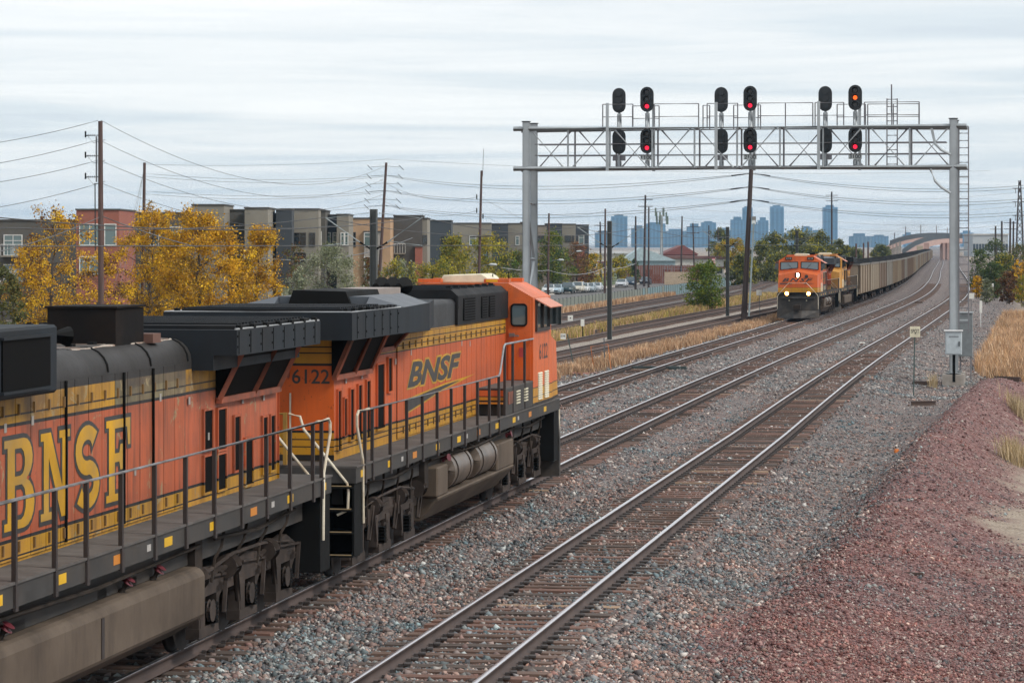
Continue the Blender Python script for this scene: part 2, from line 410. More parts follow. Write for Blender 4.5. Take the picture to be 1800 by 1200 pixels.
# loose ballast stones near the camera
def stones(name, label, n, ylo, yhi, olo, ohi, size, palette, accept, ref=T1, kfall=1.6):
    u = RNG.random(n*3); Y = 1/np.sqrt(u*(1/yhi**2-1/ylo**2)+1/ylo**2)
    O = olo+(ohi-olo)*RNG.random(len(Y)); X = ref(Y)+O
    ok = (np.abs(X/Y) < 0.176) & accept(X, Y); X, Y = X[ok][:n], Y[ok][:n]
    n = len(X); Z = ground_z(X, Y)
    base = np.array([(1, 0, 0), (-1, 0, 0), (0, 1, 0), (0, -1, 0), (0, 0, 1), (0, 0, -1)], float)
    P = base[None]*(0.55+0.75*RNG.random((n, 6, 1)))+0.28*(RNG.random((n, 6, 3))-0.5)
    sz = size*(0.5+0.8*RNG.random(n)**1.5+1.1*(RNG.random(n) > .95))
    P *= sz[:, None, None]; P[:, :, 2] *= 0.75
    a = RNG.random(n)*6.28; ca, sa = np.cos(a)[:, None], np.sin(a)[:, None]
    b = (RNG.random(n)-0.5)*1.6; cb, sb = np.cos(b)[:, None], np.sin(b)[:, None]
    y2 = P[:, :, 1]*cb-P[:, :, 2]*sb; z2 = P[:, :, 1]*sb+P[:, :, 2]*cb; x2 = P[:, :, 0]*ca-y2*sa; y3 = P[:, :, 0]*sa+y2*ca
    W = np.stack([x2+X[:, None], y3+Y[:, None], z2+Z[:, None]+0.25*sz[:, None]], -1).reshape(-1, 3)
    tri = np.array([(0, 2, 4), (2, 1, 4), (1, 3, 4), (3, 0, 4), (2, 0, 5), (1, 2, 5), (3, 1, 5), (0, 3, 5)])
    Fc = (np.arange(n)[:, None, None]*6+tri[None]).reshape(-1, 3)
    pal = np.array(palette); cc = pal[RNG.integers(0, len(pal), n)]*(0.6+0.75*RNG.random((n, 1)))
    pt_ = (vnoise(X, Y, 1.5, 31)*.6+vnoise(X, Y, .5, 32)*.4-.5)[:, None]          # rusty and bluish drifts
    cc = cc*1.14*(1+pt_*np.array([[.75, .1, -.15]]))
    # the heap mixes into the grey stones through drifting patches
    o = np_mesh(name, W, Fc, tintmat('stone_mix', 0.85), None, np.repeat(cc, 8, 0), 3)
    return tag(o, label, 'stones', kind='stuff')
GREY = [(.06, .06, .065), (.11, .112, .12), (.17, .17, .175), (.20, .145, .13), (.16, .10, .09), (.23, .20, .185), (.12, .13, .13), (.085, .075, .075), (.19, .13, .115), (.36, .34, .32), (.13, .15, .155), (.24, .17, .145)]
REDS = [(.18, .097, .094), (.21, .125, .12), (.10, .046, .042), (.21, .12, .11), (.17, .09, .085), (.18, .098, .092), (.25, .16, .145), (.12, .055, .05), (.34, .29, .26), (.12, .11, .112), (.19, .14, .13)]
def in_red(X, Y):
    q_ = X-T1(Y)-berm_off(Y)+((vnoise(X, Y, 3.0, 8)-0.5)*1.6+(vnoise(X, Y, 1.0, 9)-0.5)*0.9)*0.8
    return q_+2.4*(RNG.random(len(X))-0.5)*RNG.random(len(X)) > -0.9
def in_sand(X, Y):
    w_ = (vnoise(X, Y, 3.0, 8)-0.5)*1.6
    return X-T1(Y)-berm_off(Y)+w_*1.6+.8*(RNG.random(len(X))-.5) > np.interp(Y, [34, 44, 52, 60, 85, 118], [8.0, 6.0, 3.2, 2.3, 2.6, 2.6])
def off_rail(X, Y):
    d = np.minimum(np.minimum(np.abs(X-T1(Y)), np.abs(X-T2(Y))), np.abs(X-T3(Y)))
    return np.abs(d-0.765) > 0.12
stones('ballast_stones', 'loose grey and pink ballast stones around the near tracks', 105000, 33, 118, -6.0, 6.5, 0.034, GREY,
       lambda X, Y: off_rail(X, Y) & ~in_red(X, Y) & crib(X, Y))
stones('ballast_stones', 'grey ballast stones along the tracks beyond the signal bridge', 36000, 112, 300, -16.0, 6.0, 0.05, [(.12, .115, .118), (.15, .145, .145), (.22, .2, .19), (.2, .15, .135), (.25, .23, .22), (.11, .10, .10), (.29, .27, .255)],
       lambda X, Y: off_rail(X, Y) & crib(X, Y) & (X-T4(Y) > 1.6))
stones('ballast_stones', 'grey and pink ballast stones around the coal train track', 16000, 76, 120, -13.5, -6.0, 0.038, GREY,
       lambda X, Y: off_rail(X, Y) & crib(X, Y))
stones('crushed_rock', 'reddish brown crushed rock heaped along the right of the tracks', 45000, 33, 116, 1.8, 14, 0.026, REDS,
       lambda X, Y: in_red(X, Y) & ~in_sand(X, Y))

# ------------------------------------------------------------------ rails and ties
mr_rust, t = newmat('rail_side')
tc = t.n('ShaderNodeNewGeometry').outputs['Position']
t.out(t.ramp(t.noise(tc, 1.5, 5), [(0.3, (0.045, 0.032, 0.03)), (0.7, (0.085, 0.06, 0.052))]), 0.75, 0.0, spec=0.35)
mr_top, t = newmat('rail_polished_head')
tc = t.n('ShaderNodeNewGeometry').outputs['Position']
t.out((0.72, 0.70, 0.72), t.ramp(t.noise(tc, 0.8, 4), [(0.3, (0.24,)*3), (0.7, (0.38,)*3)]), 1.0)
mr_dull, t = newmat('rail_dull_head'); t.out((0.16, 0.13, 0.12), 0.5, 0.6)
tie_m = [pm('tie_brown', (0.125, 0.078, 0.06), 0.85, var=0.45, scale=6, stretch=(0.35, 3, 3)),
         pm('tie_dark', (0.078, 0.057, 0.048), 0.85, var=0.45, scale=6, stretch=(0.35, 3, 3)),
         pm('tie_red', (0.15, 0.08, 0.06), 0.85, var=0.4, scale=6, stretch=(0.35, 3, 3)),
         pm('tie_new', (0.30, 0.2, 0.13), 0.8, var=0.3, scale=6, stretch=(0.35, 3, 3))]
tie_meshes = []
for k in range(8):
    mb = MB(); w_ = 0.115+random.uniform(-.01, .01); L = 1.29+random.uniform(-.05, .04); j = lambda: random.uniform(-.012, .012)
    mb.hexa([(-L+j(), -w_, -.16), (L+j(), -w_, -.16), (L+j(), w_, -.16), (-L+j(), w_, -.16), (-L+j(), -w_+.006, j()*.6), (L+j(), -w_+.006, j()*.6), (L+j(), w_-.006, j()*.6), (-L+j(), w_-.006, j()*.6)])
    mb.box(-L*.9, L*.5, -.012+j(), .004+j(), -.02, .004)
    me = mb.mesh('tie'); me.materials.append(tie_m[[0, 1, 2, 0, 1, 2, 0, 3][k]]); tie_meshes.append(me)
RP = [(-.075, -.172), (.075, -.172), (.075, -.158), (.012, -.14), (.012, -.045), (.036, -.036), (.036, -.006), (.03, 0), (-.03, 0), (-.036, -.006), (-.036, -.036), (-.012, -.045), (-.012, -.14), (-.075, -.158)]
def rail(f, side, y0, y1, parent, top, steps):
    Ys = np.array(steps); Ys = Ys[(Ys >= y0) & (Ys <= y1)]
    V = []; Fc = []; mi = []; k = len(RP)
    for i, y in enumerate(Ys):
        a = math.atan(slope(f, y)); ca, sa = math.cos(a), math.sin(a); cx = float(f(y))
        for (px, pz) in RP:
            o_ = side*0.7545+px; V.append((cx+o_*ca, y-o_*sa, pz))
    for i in range(len(Ys)-1):
        for j in range(k):
            n0 = i*k; Fc.append((n0+j, n0+(j+1) % k, n0+k+(j+1) % k, n0+k+j)); mi.append(1 if j in (6, 7, 8) else 0)
    o = np_mesh('rail', V, Fc, [mr_rust, top], parent)
    o.data.polygons.foreach_set('material_index', mi)
    return o
STEPS = np.concatenate([np.arange(0, 340, 4.0), np.arange(340, 1500, 12.0)])
def track(name, label, f, y0, y1, top, t0=None, t1=None, plates=None, far_ties=None):
    r = thing(name, label, 'railway track', (0, 0, 0))
    for sd_ in (-1, 1): rail(f, sd_, y0, y1, r, top, STEPS)
    if t0 is not None:
        for y in TIES[t0]:
            me = tie_meshes[random.choices(range(8), [6, 6, 6, 6, 6, 6, 6, 1.4])[0]]
            o = bpy.data.objects.new('tie', me); COL.objects.link(o); o.parent = r
            o.location = track_pt(f, y, random.uniform(-.05, .05), -0.178+random.uniform(-.012, .004)); o.rotation_euler = (0, 0, heading(f, y)+random.uniform(-.012, .012))
    if plates:
        mb = MB(); y = plates[0]
        while y < plates[1]:
            for sd_ in (-1, 1):
                for e_ in (-.13, .13):
                    p = track_pt(f, y, sd_*.7545+e_, -0.165); mb.box(p.x-.045, p.x+.045, p.y-.08, p.y+.08, -.178, -.153)
                for e_ in (-.1, .1):
                    p = track_pt(f, y+.2, sd_*.7545+e_, 0); mb.box(p.x-.03, p.x+.03, p.y-.025, p.y+.025, -.178, -.125)
            y += 0.495
        o = mb.build('tie_plates', pm('plate_iron', (0.04, 0.032, 0.03), 0.7), r, fix=False); o['kind'] = 'stuff'
    if far_ties:
        mb = MB(); y = far_ties[0]
        while y < far_ties[1]:
            p = track_pt(f, y); a = heading(f, y); c_, s_ = math.cos(a), math.sin(a)
            P = lambda u, v_, z: (p.x+u*c_-v_*s_, p.y+u*s_+v_*c_, z)
            mb.hexa([P(-1.28, -.12, -.33), P(1.28, -.12, -.33), P(1.28, .12, -.33), P(-1.28, .12, -.33), P(-1.28, -.12, -.185), P(1.28, -.12, -.185), P(1.28, .12, -.185), P(-1.28, .12, -.185)])
            y += 0.55
        o = mb.build('ties', tie_m[0], r, fix=False); o['kind'] = 'stuff'
    return r
track('railway_track', 'rightmost railway track with shiny rails, beside the red rock heap', T1, 28, 1400, mr_top, 1, 150, (33, 125), (150, 420))
track('railway_track', 'railway track carrying the two big orange locomotives in front', T2, 28, 1400, mr_top, 2, 165, (40, 125), (165, 420))
track('railway_track', 'railway track under the oncoming coal train', T3, 28, 1400, mr_top, 3, 214, (90, 150), (214, 300))
track('railway_track', 'light rail track nearest the dry grass strip, before the catenary poles', T4, 90, 420, mr_dull, None, None, None, (100, 330))
track('railway_track', 'light rail track just behind the catenary poles', T5, 90, 420, mr_dull, None, None, None, (100, 330))
track('railway_track', 'yard track beside the yellow weeds, on dark ballast', T6, 120, 440, mr_dull, None, None, None, (130, 440))
track('railway_track', 'farthest yard track, next to the panel fence', T7, 120, 620, mr_dull, None, None, None, (130, 520))
# ================================================================== locomotives (local x right, y forward, z up from rail top)
def livery(name, bands, fade=(0.30, 0.10, 0.062), rough=0.56, grime=0.5, peel=0.0):
    """paint in level bands given as (z from, colour), with faded patches, soot and peeling"""
    m, t = newmat(name)
    tc = t.n('ShaderNodeTexCoord').outputs['Object']
    sep = t.n('ShaderNodeSeparateXYZ', {0: tc})
    z = t.math('DIVIDE', sep.outputs[2], 5.0)
    stops = [(0.0, bands[0][1])]+[(b[0]/5.0, b[1]) for b in bands[1:]]
    c = t.ramp(z, stops, 'CONSTANT') if len(stops) <= 30 else None
    n1 = t.noise(tc, 1.1, 6, 0.62)
    mp = t.n('ShaderNodeMapping', {'Vector': tc, 'Scale': (2.5, 2.5, 0.25)}).outputs[0]
    n2 = t.noise(mp, 3.0, 5, 0.6)
    lum = t.ramp(t.n('ShaderNodeRGBToBW', {0: c}).outputs[0], [(0.03, (0, 0, 0)), (0.08, (1, 1, 1))])
    c = t.mix(t.math('MULTIPLY', lum, t.ramp(n1, [(0.35, (0, 0, 0)), (0.75, (0.45,)*3)])), c, fade)
    c = t.mix(t.ramp(n2, [(0.45, (0, 0, 0)), (0.8, (grime,)*3)]), c, (0.035, 0.028, 0.024))
    soot = t.math('MULTIPLY', t.ramp(t.noise(tc, 0.55, 5, 0.6, .5), [(0.42, (0, 0, 0)), (0.62, (1, 1, 1))]), t.ramp(z, [(0.60, (0, 0, 0)), (0.72, (1, 1, 1))]))
    c = t.mix(t.math('MULTIPLY', soot, 0.75 if peel else 0.25), c, (0.034, 0.031, 0.03))
    rub = t.noise(mp, 1.3, 6, 0.7)
    c = t.mix(t.math('MULTIPLY', lum, t.ramp(rub, [(0.5, (0, 0, 0)), (0.72, (0.6 if peel else 0.4,)*3)])), c, (0.10, 0.055, 0.035))
    chip = t.noise(tc, 13.0, 4, 0.65)
    c = t.mix(t.ramp(chip, [(0.64, (0, 0, 0)), (0.68, (0.55,)*3)]), c, (0.05, 0.03, 0.024))
    if peel:
        n3 = t.noise(tc, 2.2, 8, 0.7, 0.6)
        c = t.mix(t.math('MULTIPLY', lum, t.ramp(n3, [(0.60, (0, 0, 0)), (0.63, (peel,)*3)])), c, (0.26, 0.21, 0.12))
    n4 = t.noise(tc, 9.0, 3)
    t.out(c, t.ramp(n1, [(0.3, (rough-.08,)*3), (0.7, (rough+.12,)*3)]), 0, n4, 0.1, 0.03, spec=0.28)
    return m
OR = (0.50, 0.092, 0.022); OR_OLD = (0.42, 0.092, 0.034); YE = (0.47, 0.245, 0.014); BK = (0.014, 0.014, 0.016); BR = (0.02, 0.017, 0.016)
GR = (0.02, 0.022, 0.025)
LIV_A = livery('paint_orange_black', [(0, BR), (1.89, YE), (2.022, BK), (2.038, YE), (2.102, BK), (2.118, YE), (2.20, BK), (2.24, OR), (3.44, BK), (3.475, YE), (3.552, BK), (3.566, YE), (3.642, BK), (3.656, YE), (3.77, GR)], grime=0.35)
LIV_B = livery('paint_old_orange', [(0, BR), (1.85, YE), (1.95, BK), (1.966, YE), (2.035, BK), (2.05, YE), (2.115, BK), (2.15, OR_OLD), (3.37, BK), (3.40, YE), (3.49, BK), (3.506, YE), (3.575, BK), (3.59, YE), (3.70, (.024, .023, .023))], fade=(0.27, 0.11, 0.075), grime=0.6, peel=0.75)
DULL = (0.20, 0.175, 0.095)
LIV_W = livery('paint_old_film', [(0, BR), (1.85, YE), (1.95, BK), (1.966, YE), (2.035, BK), (2.05, YE), (2.115, BK), (2.15, OR_OLD), (3.37, BK), (3.40, DULL), (3.49, BK), (3.506, DULL), (3.575, BK), (3.59, (0.13, 0.115, 0.07)), (3.70, (.022, .021, .021))], fade=(0.25, 0.12, 0.08), grime=0.75, peel=0.9)
LIV_D = livery('paint_yellow_orange', [(0, BR), (1.9, (0.50, 0.20, 0.05)), (2.3, (0.55, 0.27, 0.05)), (3.3, (0.55, 0.24, 0.03)), (3.75, (0.05, 0.055, 0.05))], fade=(0.42, 0.24, 0.12), grime=0.4)
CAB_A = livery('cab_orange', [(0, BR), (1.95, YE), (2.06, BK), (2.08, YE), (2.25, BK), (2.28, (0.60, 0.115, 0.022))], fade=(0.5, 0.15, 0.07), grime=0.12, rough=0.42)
CAB_D = livery('cab_yellow', [(0, BR), (1.9, (0.55, 0.27, 0.05)), (4.2, (0.5, 0.2, 0.04))], fade=(0.42, 0.24, 0.12), grime=0.3)
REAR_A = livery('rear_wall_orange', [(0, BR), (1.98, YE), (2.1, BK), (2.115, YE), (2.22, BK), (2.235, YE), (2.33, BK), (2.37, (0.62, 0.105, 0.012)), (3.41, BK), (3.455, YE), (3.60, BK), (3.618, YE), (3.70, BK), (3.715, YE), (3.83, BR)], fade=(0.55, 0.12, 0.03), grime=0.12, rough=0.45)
roofm = pm('roof_black_sooty', (0.009, 0.010, 0.012), 0.7, var=0.4, scale=1.5, dirt=(0.03, 0.027, 0.025), damt=0.5, spec=.18)
radm = pm('radiator_slate_paint', (0.015, 0.02, 0.026), 0.65, var=0.3, scale=1.2, dirt=(0.012, 0.011, 0.011), damt=0.7, spec=.2, stretch=(1, 1, .3))
roof_rust, t = newmat('roof_rust_edge')
tc = t.n('ShaderNodeTexCoord').outputs['Object']; n1 = t.noise(tc, 1.6, 6, 0.6, .3)
t.out(t.ramp(n1, [(0.3, (0.045, 0.042, 0.042)), (0.52, (0.075, 0.068, 0.062)), (0.6, (0.14, 0.075, 0.045)), (0.66, (0.33, 0.30, 0.27)), (0.7, (0.07, 0.06, 0.056))]), 0.6)
deckm = pm('walkway_grey', (0.09, 0.082, 0.077), 0.85, var=0.3, scale=2.5, dirt=(0.05, 0.04, 0.035), damt=0.6)
sillm = pm('sill_dark_grey', (0.042, 0.04, 0.039), 0.7, var=0.3, scale=2, dirt=(0.075, 0.06, 0.048), damt=0.5, spec=.3)
undm = pm('underframe_dust', (0.022, 0.017, 0.014), 0.85, var=0.4, scale=2.5, dirt=(0.06, 0.045, 0.036), damt=0.6, spec=.2)
tankm, t = newmat('tank_dusty_brown')
tc = t.n('ShaderNodeTexCoord').outputs['Object']
st_ = t.noise(t.n('ShaderNodeMapping', {'Vector': tc, 'Scale': (1.0, .55, .13)}).outputs[0], 1.7, 7, .7, )
c = t.ramp(t.noise(tc, .8, 6, .6), [(.3, (.072, .054, .041)), (.7, (.125, .096, .073))])
c = t.mix(t.ramp(st_, [(.36, (.6,)*3), (.52, (0, 0, 0))]), c, (.035, .027, .022))
c = t.mix(t.ramp(st_, [(.6, (0, 0, 0)), (.75, (.4,)*3)]), c, (.2, .165, .135))
t.out(c, .75, 0, t.noise(tc, 11, 4), .12, .02, spec=.2)
truckm = pm('truck_brown_grime', (0.052, 0.039, 0.033), 0.8, var=0.4, scale=3, dirt=(0.014, 0.011, 0.01), damt=0.8, spec=.25)
wheelm = pm('wheel_steel', (0.025, 0.02, 0.018), 0.6, 0.2)
blackm = pm('black_iron', (0.008, 0.008, 0.008), 0.75, spec=.12)
screenm, t = newmat('intake_screen')
tc = t.n('ShaderNodeTexCoord').outputs['Object']
w = t.n('ShaderNodeTexBrick', {'Vector': t.n('ShaderNodeMapping', {'Vector': tc, 'Rotation': (0, math.pi/2, 0)}).outputs[0], 'Scale': 22.0})
t.out(t.mix(w.outputs['Fac'], (0.003, 0.003, 0.003), (0.008, 0.007, 0.007)), 0.7, spec=.06)
stanm = pm('stanchion_brown', (0.03, 0.022, 0.02), 0.6)
railm = pm('handrail_worn_steel', (0.33, 0.34, 0.36), 0.4, 0.6, dirt=(0.07, 0.06, 0.05), damt=0.7, scale=5)
whitem = pm('handrail_cream', (0.62, 0.57, 0.46), 0.5, dirt=(0.3, 0.17, 0.06), damt=0.6, scale=4)
yelm = pm('reflector_yellow', (0.62, 0.36, 0.01), 0.45, var=0.1); yelo = pm('reflector_orange', (0.50, 0.18, 0.02), 0.45, var=0.1)
labm = pm('label_white', (0.4, 0.38, 0.36), 0.5, dirt=(0.2, 0.2, 0.2), damt=0.5, scale=20)
redm = pm('valve_red', (0.11, 0.012, 0.02), 0.5)
frm_or = pm('intake_frame_orange', (0.27, 0.075, 0.04), 0.6, dirt=(0.05, 0.035, 0.028), damt=0.8, spec=.25)
gl = glassmat('loco_glass'); winglass = glassmat('windshield_glass', (0.10, 0.14, 0.16), 0.05)
ltrm = pm('lettering_charcoal', (0.03, 0.028, 0.027), 0.5, var=0.3); ltyel = pm('lettering_yellow', (0.47, 0.25, 0.014), 0.55, var=0.25, scale=1.5, dirt=(0.26, 0.19, 0.09), damt=0.7, spec=.25)
creamm = pm('cooler_cream', (0.60, 0.56, 0.42), 0.5)

# slab letters of the old scheme in a unit box each
def arc(cx, cy, rx, ry, a0, a1, n): return [(cx+rx*math.cos(math.radians(a0+(a1-a0)*i/n)), cy+ry*math.sin(math.radians(a0+(a1-a0)*i/n))) for i in range(n+1)]
def slab_s():
    cl = arc(.47, .695, .31, .205, 28, 270, 14)+arc(.47, .30, .33, .20, 78, -152, 14)
    L, R_ = [], []
    for k in range(len(cl)):
        a, b = cl[max(0, k-1)], cl[min(len(cl)-1, k+1)]; dx, dy = b[0]-a[0], b[1]-a[1]; n_ = math.hypot(dx, dy); e_ = min(k, len(cl)-1-k)
        w_ = .13 if e_ > 1 else (.17 if e_ == 0 else .14)
        nx, ny = -dy/n_*w_, dx/n_*w_*.78; L.append((cl[k][0]+nx, cl[k][1]+ny)); R_.append((cl[k][0]-nx, cl[k][1]-ny))
    return L+R_[::-1]
OLD = {
 'B': [[(0, 0), (0, .12), (.1, .12), (.1, .88), (0, .88), (0, 1), (.62, 1)]+arc(.62, .76, .3, .24, 90, -80, 8)+arc(.64, .28, .34, .28, 80, -90, 8),
       [(.36, .6), (.36, .86), (.52, .86)]+arc(.52, .73, .12, .13, 80, -90, 5), [(.36, .13), (.36, .47), (.52, .47)]+arc(.54, .3, .13, .17, 80, -90, 5)],
 'N': [[(0, 0), (0, .12), (.1, .12), (.1, .88), (0, .88), (0, 1), (.36, 1), (.72, .42), (.72, .88), (.62, .88), (.62, 1), (1.02, 1), (1.02, .88), (.92, .88), (.92, 0), (.70, 0), (.3, .64), (.3, .12), (.4, .12), (.4, 0)]],
 'S': [slab_s()],
 'F': [[(0, 0), (0, .12), (.1, .12), (.1, .88), (0, .88), (0, 1), (.96, 1), (.96, .64), (.84, .64), (.8, .86), (.36, .86), (.36, .6), (.5, .6), (.54, .7), (.66, .7), (.66, .36), (.54, .36), (.5, .46), (.36, .46), (.36, .12), (.48, .12), (.48, 0)]],
}
def side_text(me, name, mat, root, side, y, z, sx, x):
    if side > 0: return place_flat(me, name, mat, root, (x, y, z), (0, sx, 0), (0, 0, 1))
    return place_flat(me, name, mat, root, (-x, y, z), (0, -sx, 0), (0, 0, 1))

def hood_section(zs, zt, w=0.9, r=0.26, n=5):
    p = [(w, 1.89), (w, zs)]
    for i in range(1, n+1):
        a = math.pi/2*i/n; p.append((w-r+r*math.cos(a), zs+(zt-zs)*math.sin(a)))
    return p+[(-x, z) for x, z in p[::-1]]
def truck(root, yc, mats, steer=1):
    tr = MB()
    for s in (-1, 1):
        x0, x1 = (1.02, 1.15) if s > 0 else (-1.15, -1.02)
        pts = [(-2.85, .72), (-2.85, .95), (-2.3, 1.12), (-.9, 1.02), (0, 1.1), (.9, 1.02), (2.3, 1.12), (2.85, .95), (2.85, .72)]
        for ay in (2.05, 0, -2.05):
            pts += [(ay+.62, .74), (ay+.52, .62), (ay+.36, .60), (ay+.34, .22), (ay+.1, .22), (ay+.1, .34), (ay-.34, .34), (ay-.36, .22), (ay-.6, .24), (ay-.62, .6)]
        # keep the outline simple: legs hang from a deep beam
        tr.prism([(yc+y, z) for y, z in pts[:9]], 'x', x0, x1)
        for ay in (2.05, 0, -2.05):
            tr.box(x0-.01, x1+.02, yc+ay+.12, yc+ay+.42, .25, .80)
            tr.box(x0-.02, x1+.035, yc+ay-.52, yc+ay+.44, .20, .34)
            tr.box(x0-.015, x1+.03, yc+ay+.18, yc+ay+.36, .34, .70)
            tr.box(x0, x1+.012, yc+ay-.6, yc+ay-.48, .3, .8)
        tr.box(x0-.005, x1+.015, yc-2.6, yc+2.6, .86, .90)
        for ay in (2.05, 0, -2.05):
            xs_ = x1+.03 if s > 0 else x0-.03
            tr.cyl((xs_, yc+ay-.02, .53), (xs_+s*.05, yc+ay-.02, .53), .15, 12); tr.cyl((xs_+s*.02, yc+ay+.62, .5), (xs_+s*.04, yc+ay+.85, 1.05), .045, 7)
            tr.bar((xs_, yc+ay-.75, .42), (xs_, yc+ay-.9, .95), .05); tr.bar((xs_, yc+ay-.9, .93), (xs_, yc+ay+.3, 1.0), .03)
            tr.prism([(yc+ay+.42, .62), (yc+ay+.62, .78), (yc+ay+.42, .86)], 'x', x0, x1); tr.prism([(yc+ay-.6, .62), (yc+ay-.85, .8), (yc+ay-.6, .86)], 'x', x0, x1)
        tr.box(x0-.02, x1+.04, yc+.75, yc+1.15, .72, .98); tr.box(x0-.02, x1+.04, yc-1.4, yc-1.1, .75, 1.0)
        tr.tube([(s*1.2, yc-2.4, 1.02), (s*1.22, yc-.6, 1.16), (s*1.22, yc+1.0, 1.18), (s*1.2, yc+2.3, 1.05)], .025, 5)
    o = tr.build('truck_frame', truckm, root)
    for s in (-1, 1):
        for ay in (2.05, 0, -2.05):
            sp = MB()
            for k in range(5): sp.cyl((s*1.1, yc+ay-.22, .345+.058*k), (s*1.1, yc+ay-.22, .385+.058*k), .15, 10)
            sp.build('spring', blackm, o, fix=False)
        for ay in (1.1, -1.0, 2.75*steer):
            bc = MB(); bc.cyl((s*1.18, yc+ay-.16, 1.02), (s*1.18, yc+ay+.12, 1.02), .16, 14); bc.cyl((s*1.18, yc+ay+.12, 1.02), (s*1.18, yc+ay+.4, .96), .035, 6)
            bc.build('brake_cylinder', truckm, o, smooth=True)
    for ay in (2.05, 0, -2.05):
        w_ = MB()
        for s in (-1, 1):
            w_.cyl((s*.70, yc+ay, .53), (s*.82, yc+ay, .53), .53, 24); w_.cyl((s*.66, yc+ay, .53), (s*.70, yc+ay, .53), .56, 24); w_.cyl((s*.82, yc+ay, .53), (s*1.08, yc+ay, .53), .17, 10)
        w_.cyl((-.7, yc+ay, .53), (.7, yc+ay, .53), .1, 8)
        w_.build('wheelset', wheelm, o, smooth=True)
    mb = MB(); mb.box(-.95, .95, yc-2.4, yc+2.4, .6, 1.0); mb.build('motors', undm, o)
    # sand and air pipes with a chain below the sill
    pp = MB()
    for s in (-1, 1):
        for k in range(4):
            y = yc-1.9+1.2*k; pp.tube([(s*1.3, y, 1.62), (s*1.28, y+.1, 1.35), (s*1.22, y+.22, 1.2), (s*1.2, y+.3, .9)], .022, 5)
        pp.tube([(s*1.3, yc-2.2, 1.5), (s*1.32, yc, 1.42), (s*1.3, yc+2.2, 1.5)], .03, 5)
    pp.build('pipes', undm, o)
def end_steps(root, y_end, sgn, x_sides=(-1, 1)):
    """step wells at one end: sgn = +1 when the platform end looks to +y"""
    for s in x_sides:
        mb = MB()
        yi = y_end-sgn*.62
        a, b = sorted((y_end, yi))
        mb.box(min(s*1.44, s*1.475), max(s*1.44, s*1.475), a, b, .48, 1.62)      # outer stringer
        mb.box(min(s*.98, s*1.02), max(s*.98, s*1.02), a, b, .48, 1.62)
        q3 = sorted((yi, yi+sgn*.04)); mb.box(min(s*1.02, s*1.44), max(s*1.02, s*1.44), q3[0], q3[1], .48, 1.62)
        mb.box(min(s*.3, s*1.02), max(s*.3, s*1.02), q3[0], q3[1], .6, 1.62)
        mb.build('step_well', blackm, root)
        for k in range(4):
            tr = MB(); z = .46+.36*k; d = .5-.06*k
            q = sorted((y_end+sgn*.04, y_end-sgn*(d)))
            tr.box(min(s*1.03, s*1.46), max(s*1.03, s*1.46), q[0], q[1], z, z+.03)
            st = tr.build('step', blackm, root)
            e = MB(); q = sorted((y_end+sgn*.045, y_end+sgn*.015)); e.box(min(s*1.06, s*1.43), max(s*1.06, s*1.43), q[0], q[1], z+.031, z+.045)
            e.build('step_edge', pm('step_edge_yellow', (0.3, 0.22, 0.12), .6), st)
        g = MB(); g.tube([(s*.42, y_end, 2.70), (s*.6, y_end, 2.66), (s*.66, y_end, 2.46), (s*1.36, y_end, 1.62), (s*1.38, y_end, 1.5), (s*1.37, y_end, 1.2), (s*1.2, y_end, 1.12)], .022, 7)
        g.build('grab_rail', whitem, root, smooth=True)
        g = MB(); yo = y_end-sgn*.6
        g.tube([(s*1.5, yo-sgn*.35, 2.74), (s*1.5, yo+sgn*.42, 2.74), (s*1.5, yo+sgn*.52, 2.68), (s*1.5, yo+sgn*.52, 2.5), (s*1.5, yo+sgn*.1, 1.95), (s*1.5, yo+sgn*.06, .95)], .023, 7)
        g.build('grab_rail', whitem, root, smooth=True)
        g = MB(); g.box(s*.36-.03, s*.36+.03, y_end-.03, y_end+.03, 1.9, 2.72); g.build('gate_post', pm('post_yellow', (0.36, 0.2, 0.03), .6, dirt=(.1, .05, .02)), root)
    g = MB(); g.tube([(-.36, y_end, 2.7), (.36, y_end, 2.7)], .02, 6); g.build('gate_chain', pm('post_yellow', (0.36, 0.2, 0.03), .6), root)
    mb = MB(); q = sorted((y_end, y_end-sgn*.06)); mb.box(-1.0, 1.0, q[0], q[1], .95, 1.62); mb.build('end_plate', blackm, root)
    mb = MB(); q = sorted((y_end-sgn*.1, y_end+sgn*.55)); mb.box(-.14, .14, q[0], q[1], .72, 1.0); q2 = sorted((y_end+sgn*.4, y_end+sgn*.72)); mb.box(-.22, .2, q2[0], q2[1], .68, 1.04); mb.build('coupler', undm, root, bevel=.02)
    for s in (-1, 1):
        g = MB()
        for k in range(3): g.tube([(s*(.4+.12*k), y_end+sgn*.03, 1.1), (s*(.42+.12*k), y_end+sgn*.3, .75), (s*(.4+.11*k), y_end+sgn*.5, .62)], .022, 5)
        g.build('air_hose', blackm, root)
    d = MB(); d.cyl((.62, y_end+sgn*.0, 1.32), (.62, y_end+sgn*.03, 1.32), .1, 14); d.build('lamp_disc', pm('disc_tan', (0.4, 0.28, 0.15), .5), root)

